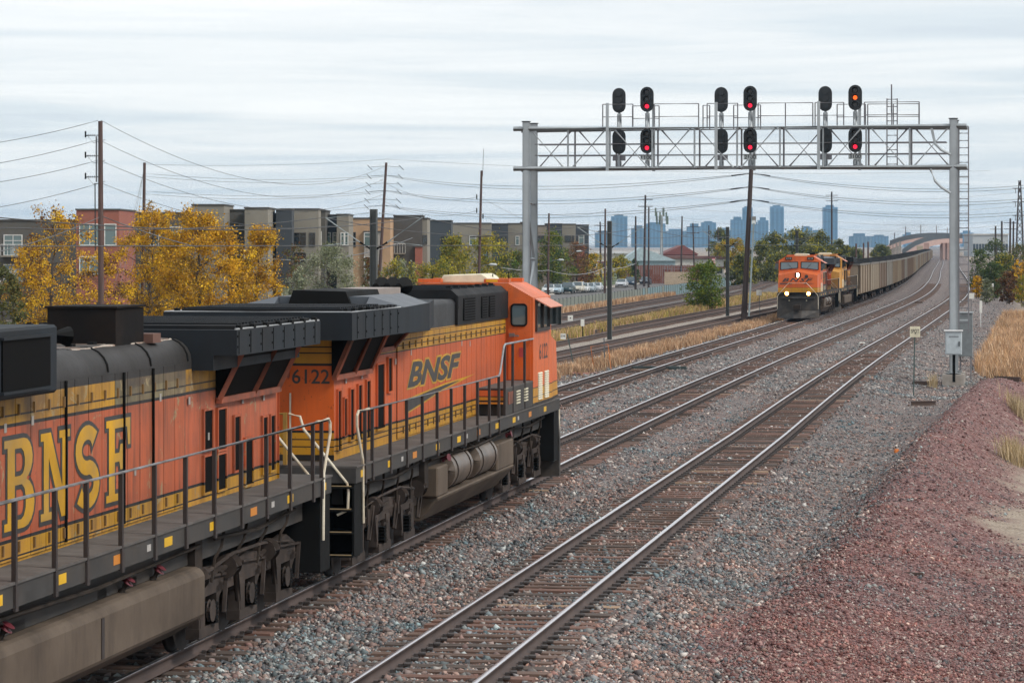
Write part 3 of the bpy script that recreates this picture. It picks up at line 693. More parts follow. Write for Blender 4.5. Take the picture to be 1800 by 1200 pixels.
def locomotive(name, label, loc, rz, kind, number, paint, cabpaint, rearpaint, lights=False, doors=True, old=False):
    R = thing(name, label, 'locomotive', loc, rz); dk = 2.1 if kind == 'old' else 0.0
    ye0, ye1 = -2.2, 19.0
    # frame and walkway
    mb = MB(); mb.box(-1.5, 1.5, ye0, ye1, 1.62, 1.86); mb.box(-1.2, 1.2, ye0+.4, ye1-.4, 1.25, 1.62)
    mb.build('frame', sillm, R)
    mb = MB(); mb.box(-1.52, 1.52, ye0, ye1, 1.861, 1.89); mb.build('walkway', deckm, R)
    for s in (-1, 1):
        y = ye0+.35; k = 0
        while y < ye1-.4:
            m = MB(); x = s*1.503; m.box(min(x, x-s*.01), max(x, x-s*.01), y, y+.34, 1.69, 1.80); m.build('reflector', yelo if k % 3 == 2 else yelm, R); y += 2.06; k += 1
        for y in (1.3, 7.3, 13.2):
            m = MB(); x = s*1.502; m.box(min(x, x-s*.008), max(x, x-s*.008), y, y+.16, 1.71, 1.79); m.build('stencil_label', labm, R)
    # long hood
    yh0, yh1 = -1.25, 15.2
    z_sh, r_sh, z_tp = (3.82, .3, 4.12) if kind == 'old' else (4.2, .12, 4.30)
    hs = MB(); hs.prism(hood_section(z_sh, z_tp, .9, r_sh), 'y', yh0, yh1)
    hood = hs.build('hood', paint, R, smooth=True)
    rw = MB(); rw.box(-.93, .93, yh0-.012, yh0-.002, 1.9, 3.86); rw.build('rear_wall', rearpaint, R)
    if doors:
        for s in (-1, 1):
            bk = MB(); xa, xb = sorted((s*.9, s*.904)); bk.box(xa, xb, 3.74, 14.95, 1.92, 3.77); bk.build('door_backing', stanm, R)
            y = 3.75; dw = .56 if kind == 'new' else .52
            while y < 15.0-dw:
                m = MB(); x = s*.905; z1 = 3.76 if kind == 'new' else 3.80
                m.box(min(x, x+s*.017), max(x, x+s*.017), y+.01, y+dw-.01, 1.93, z1)
                d = m.build('hood_door', LIV_W if (old and 3.7 < y < 6.6) else paint, R)
                l = MB(); x2 = s*.922; yl = y+dw*.8
                for zz in (2.0, 3.5):
                    l = MB(); l.box(min(x2, x2+s*.025), max(x2, x2+s*.025), yl, yl+.03, zz, zz+.12); l.build('door_latch', pm('latch_tan', (0.16, 0.09, 0.03), .6), d)
                y += dw
    # narrow grilles and screens low on the rear hood
    gr = [(-.95, .2, 2.05, 3.0), (-.5, .18, 2.25, 2.85), (-.05, .24, 2.15, 2.98), (.55, .26, 2.12, 3.02), (1.2, .26, 2.1, 3.06), (2.05, .55, 2.2, 3.3), (2.95, .3, 2.8, 3.38)] if kind == 'new' else \
         [(-1.0, .25, 2.05, 2.85), (-.55, .25, 2.05, 2.85), (.3, .4, 1.95, 2.6), (1.0, .3, 2.2, 2.95), (1.75, .42, 2.55, 3.1), (1.75, .42, 2.0, 2.48), (2.45, .42, 2.6, 3.12), (2.45, .42, 2.02, 2.5)]
    for s in (-1, 1):
        for (y, w_, z0, z1) in gr:
            m = MB(); x = s*.901; m.box(min(x, x+s*.02), max(x, x+s*.02), y, y+w_, z0, z1)
            g = m.build('grille', screenm, R)
            f = MB(); xa, xb = sorted((s*.9, s*.94))
            f.box(xa, xb, y-.035, y, z0-.03, z1+.03); f.box(xa, xb, y+w_, y+w_+.035, z0-.03, z1+.03); f.box(xa, xb, y, y+w_, z1, z1+.03); f.box(xa, xb, y, y+w_, z0-.03, z0)
            f.build('grille_frame', paint, g)
    # radiator wings
    yr0, yr1, yr2 = (-2.56, 1.24, 3.74) if kind == 'new' else (-1.4, 3.4, 3.45)
    zb, zt = (3.87, 4.30) if kind == 'new' else (3.89, 4.23)
    mb = MB(); mb.box(-1.52, 1.52, yr0, yr1, zb, zt)
    if kind == 'new':
        mb.hexa([(-1.52, yr1, zb), (1.52, yr1, zb), (1.50, yr2, zb-.02), (-1.50, yr2, zb-.02), (-1.52, yr1, zt), (1.52, yr1, zt), (1.50, yr2, zt+.03), (-1.50, yr2, zt+.03)])
        mb.hexa([(-1.50, yr2, zb-.02), (1.50, yr2, zb-.02), (.95, yr2+3.2, zb-.02), (-.95, yr2+3.2, zb-.02), (-1.50, yr2, zt+.03), (1.50, yr2, zt+.03), (.95, yr2+3.2, zt+.03), (-.95, yr2+3.2, zt+.03)])
    else:
        mb.box(-1.2, 1.2, yr0-.001, yr1+.001, zb-.2, zb)
    rad = mb.build('radiator', radm, R)
    # panel seams and bolt heads along the wing side
    for s in (-1, 1):
        sm = MB(); y = yr0+.35
        while y < yr1:
            sm.box(min(s*1.52, s*1.528), max(s*1.52, s*1.528), y, y+.012, zb+.02, zt-.02)
            for zz in (zb+.1, zt-.1): sm.box(min(s*1.52, s*1.53), max(s*1.52, s*1.53), y+.06, y+.09, zz, zz+.03)
            y += .62
        sm.build('seam', blackm, rad)
    tp = MB(); x_ = 1.3 if kind == 'new' else 1.42
    tp.box(-x_, x_, yr0+.3, yr1-(.0 if kind == 'new' else .25), zt, zt+.05); tp.build('radiator_top', roofm, rad)
    nsl = 22
    for k in range(nsl):
        y = yr0+.4+(yr1-yr0-.9)*k/nsl
        sl = MB(); sl.box(-x_+.06, x_-.06, y, y+.05, zt+.052, zt+.075); sl.build('slat', roofm if k % 2 else radm, rad)
    ed = MB()
    for s in (-1, 1): ed.tube([(s*1.5, yr0+.02, zt+.01), (s*1.5, yr1, zt+.01)], .014, 5)
    ed.tube([(-1.5, yr0+.02, zt+.01), (1.5, yr0+.02, zt+.01)], .014, 5)
    ed.build('edge_bead', pm('edge_worn', (0.35, 0.36, 0.37), .5, .4), rad)
    if kind == 'new':
        wd = MB()
        for s in (-1, 1):
            wd.hexa([(s*.8, 1.6, zt), (s*1.5, 1.6, zt+.002), (s*1.48, yr2, zt+.035), (s*.8, yr2+1.4, zt+.03), (s*.8, 2.0, zt+.17), (s*.82, 2.0, zt+.172), (s*.82, yr2+.9, zt+.19), (s*.8, yr2+.9, zt+.19)])
        wd.box(-.79, .79, 2.0, yr2+.9, zt, zt+.17)
        wd.build('shroud', pm('shroud_grey', (0.07, 0.08, 0.095), .5, var=.12), R)
        for k in range(7):
            fan = MB(); fan.box(1.3, 1.42, 1.3-.27*k-.16, 1.3-.27*k, zt+.002, zt+.05); fan.build('vent_cap', roofm, rad)
    for k in range(7):
        for s in (-1, 1):
            lg = MB(); y = yr0+.25+(yr1-yr0-.5)*k/6; lg.box(min(s*(x_+.03), s*(x_+.1)), max(s*(x_+.03), s*(x_+.1)), y-.05, y+.05, zt, zt+.06); lg.build('lift_lug', blackm, rad)
    # sloped intakes under the wings
    ib = [(-1.3, .05), (.05, 1.36), (1.5, 3.2)] if kind == 'new' else [(-.6, .95), (.95, 2.5)]
    if kind == 'old': ib = [(-1.1, .35), (.35, 2.2)]
    for s in (-1, 1):
        for k, (a, b) in enumerate(ib):
            zl = 3.26 if k < 2 else 3.58
            m = MB(); m.hexa([(s*.9, a, zl), (s*.94, a, zl), (s*.94, b, zl), (s*.9, b, zl), (s*.9, a, zb), (s*1.24, a-.1, zb), (s*1.24, b-.1, zb), (s*.9, b, zb)])
            g = m.build('air_intake', screenm, R)
            f = MB()
            f.bar((s*.955, a+.0, zl-.02), (s*1.255, a-.1, zb), .07); f.bar((s*.955, b, zl-.02), (s*1.255, b-.1, zb), .07); f.bar((s*.955, a-.03, zl-.03), (s*.955, b+.03, zl-.03), .08)
            f.build('intake_frame', frm_or, g)
    # roof gear
    if kind == 'new':
        m = MB(); m.prism([(-.62, 4.3), (-.52, 4.58), (.4, 4.56), (.5, 4.3)], 'y', 1.9, 4.5); m.build('exhaust_housing', blackm, R)
        m = MB(); m.box(-.55, .3, 4.9, 7.0, 4.3, 4.56); m.build('silencer_box', pm('box_pinkish_grey', (0.26, 0.22, 0.2), .6), R)
        hn = MB()
        for k in range(3): hn.cyl((-.2+.22*k, 7.1, 4.56), (-.2+.22*k, 7.65, 4.58), .07, 10, 0, .17)
        hn.build('air_horn', blackm, R, smooth=True)
        m = MB(); m.prism([(-.96, 4.1), (-.96, 4.34), (-.8, 4.48), (.8, 4.48), (.96, 4.34), (.96, 4.1)], 'y', 9.4, 15.19); bh_ = m.build('brake_grid_hatch', roofm, R)
        for k in range(7):
            q = MB(); q.box(-.8, .8, 9.6+.8*k, 9.66+.8*k, 4.481, 4.51); q.build('roof_seam', radm, bh_)
            q = MB(); q.box(.6, .7, 9.95+.8*k, 10.05+.8*k, 4.481, 4.54); q.build('lift_lug', blackm, bh_)
        m = MB(); m.box(.905, .955, 9.35, 15.19, 3.79, 4.36); m.box(-.955, -.905, 9.35, 15.19, 3.79, 4.36); m.build('grid_side', roofm, R)
        for s in (-1, 1):
            for (a, b) in ((9.9, 11.2), (11.9, 12.6), (12.8, 13.5)):
                m = MB(); xa, xb = sorted((s*.956, s*.97)); m.box(xa, xb, a, b, 3.86, 4.3); lv = m.build('louvre', screenm, R)
                for k in range(8):
                    q = MB(); xa, xb = sorted((s*.971, s*.985)); q.box(xa, xb, a+.03, b-.03, 3.88+.052*k, 3.90+.052*k); q.build('louvre_slat', roofm, lv)
    else:
        # rounded hood top with the big black exhaust box and a tall equipment cab behind it
        m = MB(); m.prism([(-.69, 4.08), (-.69, 4.56), (.19, 4.58), (.19, 4.08)], 'y', 4.9, 6.1); m.box(-.72, .22, 4.88, 6.12, 4.57, 4.595)
        m.build('exhaust_box', pm('exhaust_soot', (0.009, 0.008, 0.008), .8, dirt=(.03, .018, .012), spec=.1), R)
        m = MB(); m.box(-.8, -.5, 4.5, 4.85, 4.1, 4.22); m.build('exhaust_flange', pm('flange_rust', (.12, .06, .045), .7), R)
        m = MB(); m.box(-1.25, 1.25, 10.05, 15.19, 3.73, 4.48); eq = m.build('equipment_cab', radm, R, bevel=.03)
        for s in (-1, 1):
            m = MB(); xa, xb = sorted((s*1.251, s*1.27)); m.box(xa, xb, 10.35, 11.9, 3.82, 4.36); m.build('louvre', screenm, eq)
            m = MB(); xa, xb = sorted((s*1.251, s*1.3)); m.box(xa, xb, 10.3, 11.95, 4.36, 4.39); m.box(xa, xb, 10.3, 11.95, 3.79, 3.82); m.build('louvre_frame', radm, eq)
        m = MB()
        for k in range(4): m.cyl((-.9+.4*k, 8.6+.25*(k % 2), 4.30), (-.55+.4*k, 9.0+.2*(k%2), 4.36), .12, 10)
        m.build('air_horn', blackm, R, smooth=True)
        for k, ys in enumerate((3.6, 5.3, 7.1, 9.6)):
            sm = MB()
            sec = hood_section(z_sh, z_tp, .912, .305)
            sm.tube([(x, ys, z+.004) for x, z in sec[1:-1]], .012, 4); sm.build('roof_seam', blackm, R)
        rr = MB()
        rr.box(-.56, .56, 3.5, 7.9, 4.121, 4.132)
        for s in (-1, 1): rr.box(min(s*.56, s*.64), max(s*.56, s*.64), 3.6, 7.8, 4.112, 4.126)
        rr.build('roof_panel', roof_rust, R)
        for s in (-1, 1):
            rs_ = random.Random(5); pk = MB(); P_ = [(s*(.66+rs_.uniform(-.02, .03)), 3.6+.18*i, 4.105) for i in range(24)]
            pk.tube(P_, [.012+.016*rs_.random() for _ in P_], 5); pk.build('peeled_edge', pm('peel_pale', (.42, .37, .32), .7, dirt=(.2, .09, .045), damt=.8, scale=6), R)
            for y in (5.3, 6.55, 8.8):
                pk = MB(); pk.cyl((s*.94, y, 1.95), (s*.94, y, 3.8), .018, 6); pk.build('drain_pipe', blackm, R)
        for k in range(8):
            for s in (-1, 1):
                lg = MB(); lg.box(min(s*.42, s*.5), max(s*.42, s*.5), 3.7+.85*k, 3.85+.85*k, 4.12, 4.165); lg.build('lift_lug', blackm, R)
    # cab: chamfered section
    yc0, yc1 = 15.22, 17.6
    sec = [(1.5, 1.9), (1.5, 4.22), (.95, 4.53), (-.95, 4.53), (-1.5, 4.22), (-1.5, 1.9)]
    mb = MB(); mb.prism(sec, 'y', yc0, yc1)
    # windshield slope and nose, extra to the cab prism
    mb.hexa([(-1.5, yc1, 1.9), (1.5, yc1, 1.9), (1.5, yc1+.32, 1.9), (-1.5, yc1+.32, 1.9), (-1.5, yc1, 4.22), (1.5, yc1, 4.22), (1.5, yc1+.02, 4.22), (-1.5, yc1+.02, 4.22)])
    mb.hexa([(-1.5, yc1, 4.22), (1.5, yc1, 4.22), (1.5, yc1+.02, 4.22), (-1.5, yc1+.02, 4.22), (-.95, yc1, 4.53), (.95, yc1, 4.53), (.95, yc1+.01, 4.53), (-.95, yc1+.01, 4.53)])
    cab = mb.build('cab', cabpaint, R)
    nz = MB()
    # nose: top ridge peaks in the middle, front slightly raked
    y0n, y1n = yc1+.1, 19.22
    A = [(-1.48, y0n, 1.9), (-1.48, y0n, 3.36), (0, y0n, 3.58), (1.48, y0n, 3.36), (1.48, y0n, 1.9)]
    B = [(-1.42, y1n, 1.9), (-1.40, y1n-.12, 3.16), (0, y1n-.16, 3.42), (1.40, y1n-.12, 3.16), (1.42, y1n, 1.9)]
    n = len(nz.v); nz.v += A+B
    for i in range(4): nz.f.append((n+i, n+i+1, n+5+i+1, n+5+i)); nz.m.append(0)
    nz.f += [(n+5, n+6, n+7, n+8, n+9), (n+4, n+3, n+2, n+1, n), (n, n+5, n+9, n+4)]; nz.m += [0]*3
    nose = nz.build('nose', cabpaint, R)
    # windshields
    for s in (-1, 1):
        def wp(x, z, d=0.0): return (x, yc1+.32-(z-1.9)/(4.22-1.9)*.30+d, z)
        w_ = MB(); pts = [wp(s*.12, 3.68, .02), wp(s*1.36, 3.55, .02), wp(s*1.36, 4.10, .02), wp(s*.12, 4.12, .02)]
        pts2 = [(p[0], p[1]-.03, p[2]) for p in pts]
        w_.hexa([pts2[0], pts2[1], pts[1], pts[0], pts2[3], pts2[2], pts[2], pts[3]]); ws = w_.build('windshield', winglass, R)
        fr = MB()
        for i in range(4): fr.bar(pts[i], pts[(i+1) % 4], .05, .03)
        fr.bar(wp(s*.5, 3.62, .05), wp(s*.85, 4.0, .05), .018)
        fr.build('window_frame', blackm, ws)
        nb = MB(); nb.box(min(s*.55, s*1.02), max(s*.55, s*1.02), yc1+.0, yc1+.08, 4.26, 4.46); b_ = nb.build('number_board', blackm, R)
        place_flat(text_mesh(number, .13, .36), 'number', labm, b_, (s*.785+.18, yc1+.083, 4.295), (-1, 0, 0), (0, 0, 1))
        # side windows, sunshade, cab side number, louvres
        sw = MB(); x = s*1.5; sw.box(min(x, x+s*.012), max(x, x+s*.012), 15.55, 17.25, 3.55, 4.12); g = sw.build('side_window', gl, R)
        f = MB(); xa, xb = sorted((s*1.5, s*1.55))
        f.box(xa, xb, 15.48, 15.55, 3.48, 4.18); f.box(xa, xb, 17.25, 17.32, 3.48, 4.18); f.box(xa, xb, 16.36, 16.43, 3.5, 4.15); f.box(xa, xb, 15.55, 17.25, 3.48, 3.55); f.box(xa, xb, 15.55, 17.25, 4.12, 4.18)
        f.build('window_frame', stanm, g)
        aw = MB(); aw.hexa([(s*1.5, 15.45, 4.18), (s*1.84, 15.45, 4.0), (s*1.84, 17.2, 4.0), (s*1.5, 17.2, 4.18), (s*1.5, 15.45, 4.205), (s*1.845, 15.45, 4.02), (s*1.845, 17.2, 4.02), (s*1.5, 17.2, 4.205)])
        aw.build('sunshade', pm('sunshade_pink', (0.52, 0.20, 0.13), .5), R)
        wg = MB(); wg.box(min(s*1.55, s*1.80), max(s*1.55, s*1.80), 17.26, 17.30, 3.6, 4.0); wg.build('wind_wing', gl, R)
        side_text(text_mesh(number, .34, 1.15, .01), 'number', ltrm, R, s, 16.05 if s > 0 else 17.2, 2.86, 1.0, 1.504)
        for yy in (15.85, 16.75):
            for k in range(12):
                q = MB(); xa, xb = sorted((s*1.5, s*1.53)); q.hexa([(xa, yy, 2.0+.05*k), (xb, yy, 2.0+.05*k), (xb, yy+.55, 2.0+.05*k), (xa, yy+.55, 2.0+.05*k), (s*1.5, yy, 2.035+.05*k), (s*1.505, yy, 2.035+.05*k), (s*1.505, yy+.55, 2.035+.05*k), (s*1.5, yy+.55, 2.035+.05*k)])
                q.build('louvre_slat', creamm if not old else deckm, cab)
    # rear cab door on the right and left of the hood
    for s in (-1, 1):
        d = MB(); xs = sorted((s*.96, s*1.44)); d.box(xs[0], xs[1], yc0-.022, yc0-.001, 2.46, 4.2); dr = d.build('cab_door', cabpaint, R)
        w_ = MB(); xw = sorted((s*1.03, s*1.36)); r_ = .07
        pl = []
        for (cx, cz, a0) in ((xw[1]-r_, 4.08-r_, 0), (xw[0]+r_, 4.08-r_, 90), (xw[0]+r_, 3.62+r_, 180), (xw[1]-r_, 3.62+r_, 270)):
            pl += arc(cx, cz, r_, r_, a0, a0+90, 4)
        w_.prism(pl, 'y', yc0-.034, yc0-.024); wn_ = w_.build('door_window', winglass, dr)
        gs = MB(); gs.tube([(x, yc0-.034, z) for x, z in pl+pl[:1]], .022, 5); gs.build('gasket', blackm, dr)
        hd = MB(); hd.box(min(s*.98, s*1.1), max(s*.98, s*1.1), yc0-.06, yc0-.024, 3.38, 3.46); hd.bar((s*1.04, yc0-.07, 3.42), (s*1.2, yc0-.08, 3.40), .03); hd.build('door_handle', railm, dr)
        lb = MB(); lb.box(min(s*1.2, s*1.32), max(s*1.2, s*1.32), yc0-.03, yc0-.0235, 2.95, 3.15); lb.build('warning_label', pm('label_red', (.4, .05, .05), .5), dr)
        rp = MB(); xs = sorted((s*.92, s*1.5)); rp.box(xs[0], xs[1], 11.7+dk, yc0-.03, 1.9, 2.42); plat = rp.build('raised_platform', sillm, R)
        tp = MB(); tp.box(xs[0], xs[1], 11.68+dk, yc0-.03, 2.421, 2.445); tp.build('platform_deck', deckm, plat)
        fc = MB(); fc.box(xs[0]+.02, xs[1]-.02, 11.675+dk, 11.694+dk, 2.2, 2.4); fc.build('riser', cabpaint, plat)
        e_ = MB(); e_.box(xs[0]+.03, xs[1]-.03, 11.5+dk, 11.69+dk, 2.13, 2.16); e_.build('step', yelo, plat)
        for k in range(2):
            for j in range(5):
                q = MB(); x0 = s*1.5; xa, xb = sorted((x0, x0+s*.02)); y = 13.0+1.0*k+dk*.3; q.box(xa, xb, y, y+.45, 2.06+.06*j, 2.09+.06*j); q.build('louvre_slat', creamm, plat)
        bx = MB(); xa, xb = sorted((s*1.501, s*1.512)); bx.box(xa, xb, 12.0+dk, 12.6+dk, 2.1, 2.35); bx.build('box_panel', frm_or, plat)
        # handrails
        hr = MB(); hr.tube([(s*1.5, -1.9, 2.73), (s*1.5, 10.9+dk, 2.73), (s*1.5, 11.05+dk, 2.80), (s*1.5, 11.5+dk, 3.30), (s*1.5, 11.65+dk, 3.34), (s*1.5, 15.2, 3.34)], .022, 7); hr.build('handrail', railm, R, smooth=True)
        for y in (-1.55, -1.0, .4, 1.75, 3.1, 4.45, 5.8, 7.15, 8.5, 9.8, 10.9, 12.2)[:12 if dk else 11]:
            st = MB(); st.box(min(s*1.475, s*1.525), max(s*1.475, s*1.525), y-.028, y+.028, 1.60, 2.72); st.box(min(s*1.5, s*1.53), max(s*1.5, s*1.53), y-.045, y+.045, 1.58, 1.84); st.build('stanchion', stanm, R)
        for y in ((11.62, 12.6, 14.1) if not dk else (13.8, 14.6)):
            st = MB(); st.box(min(s*1.47, s*1.52), max(s*1.47, s*1.52), y-.028, y+.028, 1.9, 3.33); st.build('stanchion', stanm, R)
    # cab roof gear
    ac = MB(); ac.prism([(-.62, 4.53), (-.55, 4.70), (.3, 4.73), (.42, 4.66), (.5, 4.53)], 'y', 15.6, 17.0); ac.build('roof_cooler', creamm, R, bevel=.02)
    for y in (15.35, 17.1):
        b_ = MB(); b_.box(-1.05, -.55, y, y+.25, 4.54, 4.62); b_.box(.4, .95, y, y+.25, 4.54, 4.62); bb = b_.build('roof_box', cabpaint, R)
        q = MB(); q.box(.45, .7, y-.012, y-.001, 4.555, 4.605); q.build('amber_strip', yelm, bb)
    an = MB()
    for k in range(6): an.cyl((-.9+.33*k, 16.2+.15*(k % 3), 4.53), (-.9+.33*k, 16.2+.15*(k % 3), 4.72+.05*(k % 2)), .012, 5)
    an.build('antenna', blackm, R)
    # front plate, ditch lights, plow
    pl = MB(); pl.prism([(-1.45, 1.62), (1.45, 1.62), (1.5, .95), (1.5, .12), (.9, .06), (-.9, .06), (-1.5, .12), (-1.5, .95)], 'y', 18.95, 19.12)
    pl.hexa([(-1.5, 19.12, .10), (1.5, 19.12, .10), (.3, 19.75, .1), (-.3, 19.75, .1), (-1.5, 19.12, .62), (1.5, 19.12, .62), (.3, 19.42, .62), (-.3, 19.42, .62)])
    pl.build('pilot_plow', pm('pilot_black', (.03, .027, .025), .6, dirt=(.1, .08, .065), damt=.7), R)
    lm = emat('lamp_white', (1.0, 0.72, 0.36), 40.0) if lights else winglass
    for s in (-1, 1):
        c = MB(); c.cyl((s*.78, 19.15, 1.86), (s*.78, 19.32, 1.86), .15, 14); h_ = c.build('ditch_light', blackm, R)
        c = MB(); c.cyl((s*.78, 19.321, 1.86), (s*.78, 19.328, 1.86), .15, 16); c.build('lamp_halo_disc', emat('lamp_halo_warm', (1.0, 0.42, 0.08), 3.0) if lights else winglass, h_)  # added glowing disc, stands in for the warm halo round a lit lens
        c = MB(); c.cyl((s*.78, 19.33, 1.86), (s*.78, 19.34, 1.86), .095, 14); c.build('lamp_lens', lm, h_)
        c = MB(); c.cyl((s*.62, 19.12, 1.36), (s*.62, 19.2, 1.36), .05, 10); c.build('marker_lamp', creamm, R)
    c = MB(); c.box(-.2, .2, 18.9, 19.14, 3.0, 3.34); h_ = c.build('headlight_housing', blackm, nose)
    for zz in (3.12, 3.24):
        c = MB(); c.cyl((0, 19.142, zz), (0, 19.16, zz), .08, 14); c.build('headlight', lm, h_)
    c = MB(); c.cyl((-.62, 19.06, 3.08), (-.62, 19.14, 3.08), .13, 12); c.build('bell_port', stanm, nose)
    dn = MB(); dn.box(-.42, .42, 19.2, 19.235, 1.95, 2.62); dn.build('nose_door', cabpaint, nose)
    an_ = MB(); an_.box(-1.2, 1.2, 19.1, 19.45, 1.50, 1.64); an_.build('anticlimber', sillm, R)
    for s in (-1, 1):
        g = MB(); g.tube([(s*.5, 19.3, 2.60), (s*.62, 19.32, 2.62), (s*.75, 19.35, 2.5), (s*1.42, 19.2, 1.75), (s*1.46, 19.18, 1.6), (s*1.46, 19.18, .75)], .022, 6); g.build('grab_rail', whitem, R, smooth=True)
    g = MB(); g.tube([(-.5, 19.3, 2.60), (.5, 19.3, 2.60)], .02, 6); g.build('grab_rail', whitem, R)
    e = MB(); e.box(-.16, .16, 19.0, 19.6, .72, 1.0); e.box(-.24, .24, 19.5, 19.95, .66, 1.06); e.build('coupler', undm, R, bevel=.02)
    # nose lettering: five-point wide slanted capitals over a thin swoosh
    if kind == 'new':
        place_flat(text_mesh('BNSF', .27, 2.2, .03, .35, 1.25), 'lettering', ltrm, nose, (1.12, 19.235, 2.70), (-1, 0, 0), (0, -.1, 1))
        q = poly_mesh([[(0, 0), (2.3, .035), (2.5, .07), (0, .085)]]); place_flat(q, 'swoosh', ltrm, nose, (1.28, 19.235, 2.52), (-1, 0, 0), (0, -.1, 1))
        for s in (-1, 1):
            big = text_mesh('BNSF', .46, 5.2, .035, .32, 1.0); rim = text_mesh('BNSF', .53, 5.36, .075, .32, 1.0)
            y0 = 4.6 if s > 0 else 9.95
            side_text(rim, 'lettering_rim', ltyel, R, s, y0-(.08*s), 2.745, 1, .927)
            side_text(big, 'lettering', ltrm, R, s, y0, 2.78, 1, .930)
            sw = [(-.2, 0), (-.2, .22), (1.6, .28), (3.6, .34), (5.2, .36), (3.2, .26), (1.2, .1)]
            side_text(poly_mesh([sw], .03), 'swoosh_rim', ltyel, R, s, y0, 2.34, 1, .927); side_text(poly_mesh([sw]), 'swoosh', ltrm, R, s, y0, 2.34, 1, .930)
    elif old:
        for s in (-1, 1):
            for k, ch in enumerate('BNSF'):
                polys = [[(x*1.06, y*1.02) for x, y in p] for p in OLD[ch]]
                yy = (OLD_Y0+k*1.215) if s > 0 else (OLD_Y0+4.75-k*1.215)
                side_text(poly_mesh(polys, .035), 'lettering_outline', ltrm, R, s, yy, 2.24, 1, .927)
                side_text(poly_mesh(polys, -.018), 'lettering', ltyel, R, s, yy, 2.24, 1, .931)
    # rear number
    place_flat(text_mesh(number, .235, .62, .012), 'number', ltrm, R, (.24, yh0-.016, 3.13), (1, 0, 0), (0, 0, 1))
    g = MB(); g.tube([(.22, yh0-.05, 2.98), (.22, yh0-.05, 2.2)], .016, 5); g.build('grab_iron', whitem, R)
    g = MB(); g.box(-.3, -.05, yh0-.1, yh0-.014, 3.2, 3.5); g.box(.02, .2, yh0-.08, yh0-.014, 3.23, 3.37); g.build('rear_light_box', frm_or, R)
    # labels on the hood side
    for s in (-1, 1):
        for (y, z) in ((3.55, 3.25), (4.9, 3.36), (9.9, 3.36), (10.8, 3.33), (6.0, 2.5), (2.6, 2.72), (-.4, 3.1), (.8, 3.12)):
            m = MB(); xa, xb = sorted((s*.924, s*.928)); m.box(xa, xb, y, y+.08, z, z+.1); m.build('notice_label', pm('label_dusty', (.27, .25, .23), .6), R)
    # fuel tank with its wet patches, reservoirs in the front notch on new units
    tk = MB()
    if kind == 'new':
        sec = [(-1.05, .34), (1.05, .34), (1.42, .75), (1.42, .80), (-1.42, .80), (-1.42, .75)]
        tk.prism(sec, 'y', 5.0, 13.2); tk.box(-1.42, 1.42, 11.2, 13.15, .80, 1.34); tk.box(-1.42, 1.42, 4.9, 5.9, .80, 1.34); tk.box(-.85, .85, 5.9, 11.2, .80, 1.5)
        tank = tk.build('fuel_tank', tankm, R, bevel=.035)
        for s in (-1, 1):
            for (a, b) in ((6.2, 8.25), (8.85, 11.0)):
                c = MB(); c.tube([(s*1.13, a, 1.16), (s*1.13, a+.1, 1.16), (s*1.13, b-.1, 1.16), (s*1.13, b, 1.16)], [.18, .355, .355, .18], 24); rs = c.build('air_reservoir', pm('reservoir_brown', (.15, .115, .09), .4, .3, dirt=(.05, .04, .033), damt=.6), R, smooth=True)
                c = MB()
                for y in (a+.35, b-.4): c.cyl((s*1.13, y, 1.16), (s*1.13, y+.05, 1.16), .368, 24)
                c.build('strap', truckm, rs)
            c = MB(); c.cyl((s*1.3, 6.05, 1.42), (s*1.42, 6.0, 1.45), .07, 10); c.cyl((s*1.3, 12.9, 1.42), (s*1.42, 12.9, 1.45), .07, 10); c.build('filler_cap', redm, tank)
    else:
        sec = [(-1.0, .34), (1.0, .34), (1.45, .62), (1.45, 1.16), (1.36, 1.24), (-1.36, 1.24), (-1.45, 1.16), (-1.45, .62)]
        tk.prism(sec, 'y', 4.7, 13.6); tank = tk.build('fuel_tank', tankm, R, bevel=.03)
        for y in (7.6, 6.3, 11.9):
            for s in (-1, 1):
                c = MB(); c.cyl((s*1.22, y, 1.24), (s*1.3, y, 1.36), .06, 12); f_ = c.build('filler_neck', undm, tank); c = MB(); c.cyl((s*1.3, y, 1.36), (s*1.33, y, 1.405), .08, 14); c.build('filler_cap', redm, f_)
        for s in (-1, 1):
            c = MB(); xa, xb = sorted((s*1.452, s*1.462)); c.box(xa, xb, 9.0, 9.1, .66, 1.12); c.build('sight_glass', stanm, tank)
            for y, l_ in ((6.9, .6), (8.1, .35), (11.0, .5)):
                c = MB(); xa, xb = sorted((s*1.02, s*1.2)); c.box(xa, xb, y, y+l_, 1.245, 1.36); c.build('fitting', undm, tank)
    for y, w_ in ((4.3, .35), (13.55, .3)):
        m = MB(); m.box(-1.3, 1.3, y, y+w_, 1.0, 1.6); m.build('equipment_box', undm, R)
    pp = MB()
    for s in (-1, 1):
        for k in range(3): pp.tube([(s*(1.35-.1*k), 4.6, 1.5-.05*k), (s*(1.38-.1*k), 9.0, 1.45-.04*k), (s*(1.35-.1*k), 13.4, 1.52-.05*k)], .025, 5)
    pp.build('air_pipes', undm, R)
    truck(R, 1.5, None, 1); truck(R, 15.75, None, -1)
    end_steps(R, ye0, -1)
    for s in (-1, 1):
        m = MB(); xa, xb = sorted((s*1.0, s*1.475)); m.box(xa, xb, 18.3, 18.34, .5, 1.62); m.box(min(s*1.44, s*1.475), max(s*1.44, s*1.475), 18.34, 18.94, .5, 1.62); m.build('step_well', blackm, R)
        for k in range(4):
            q = MB(); q.box(min(s*1.03, s*1.46), max(s*1.03, s*1.46), 18.36, 18.9, .48+.36*k, .51+.36*k); q.build('step', sillm, R)
    return R

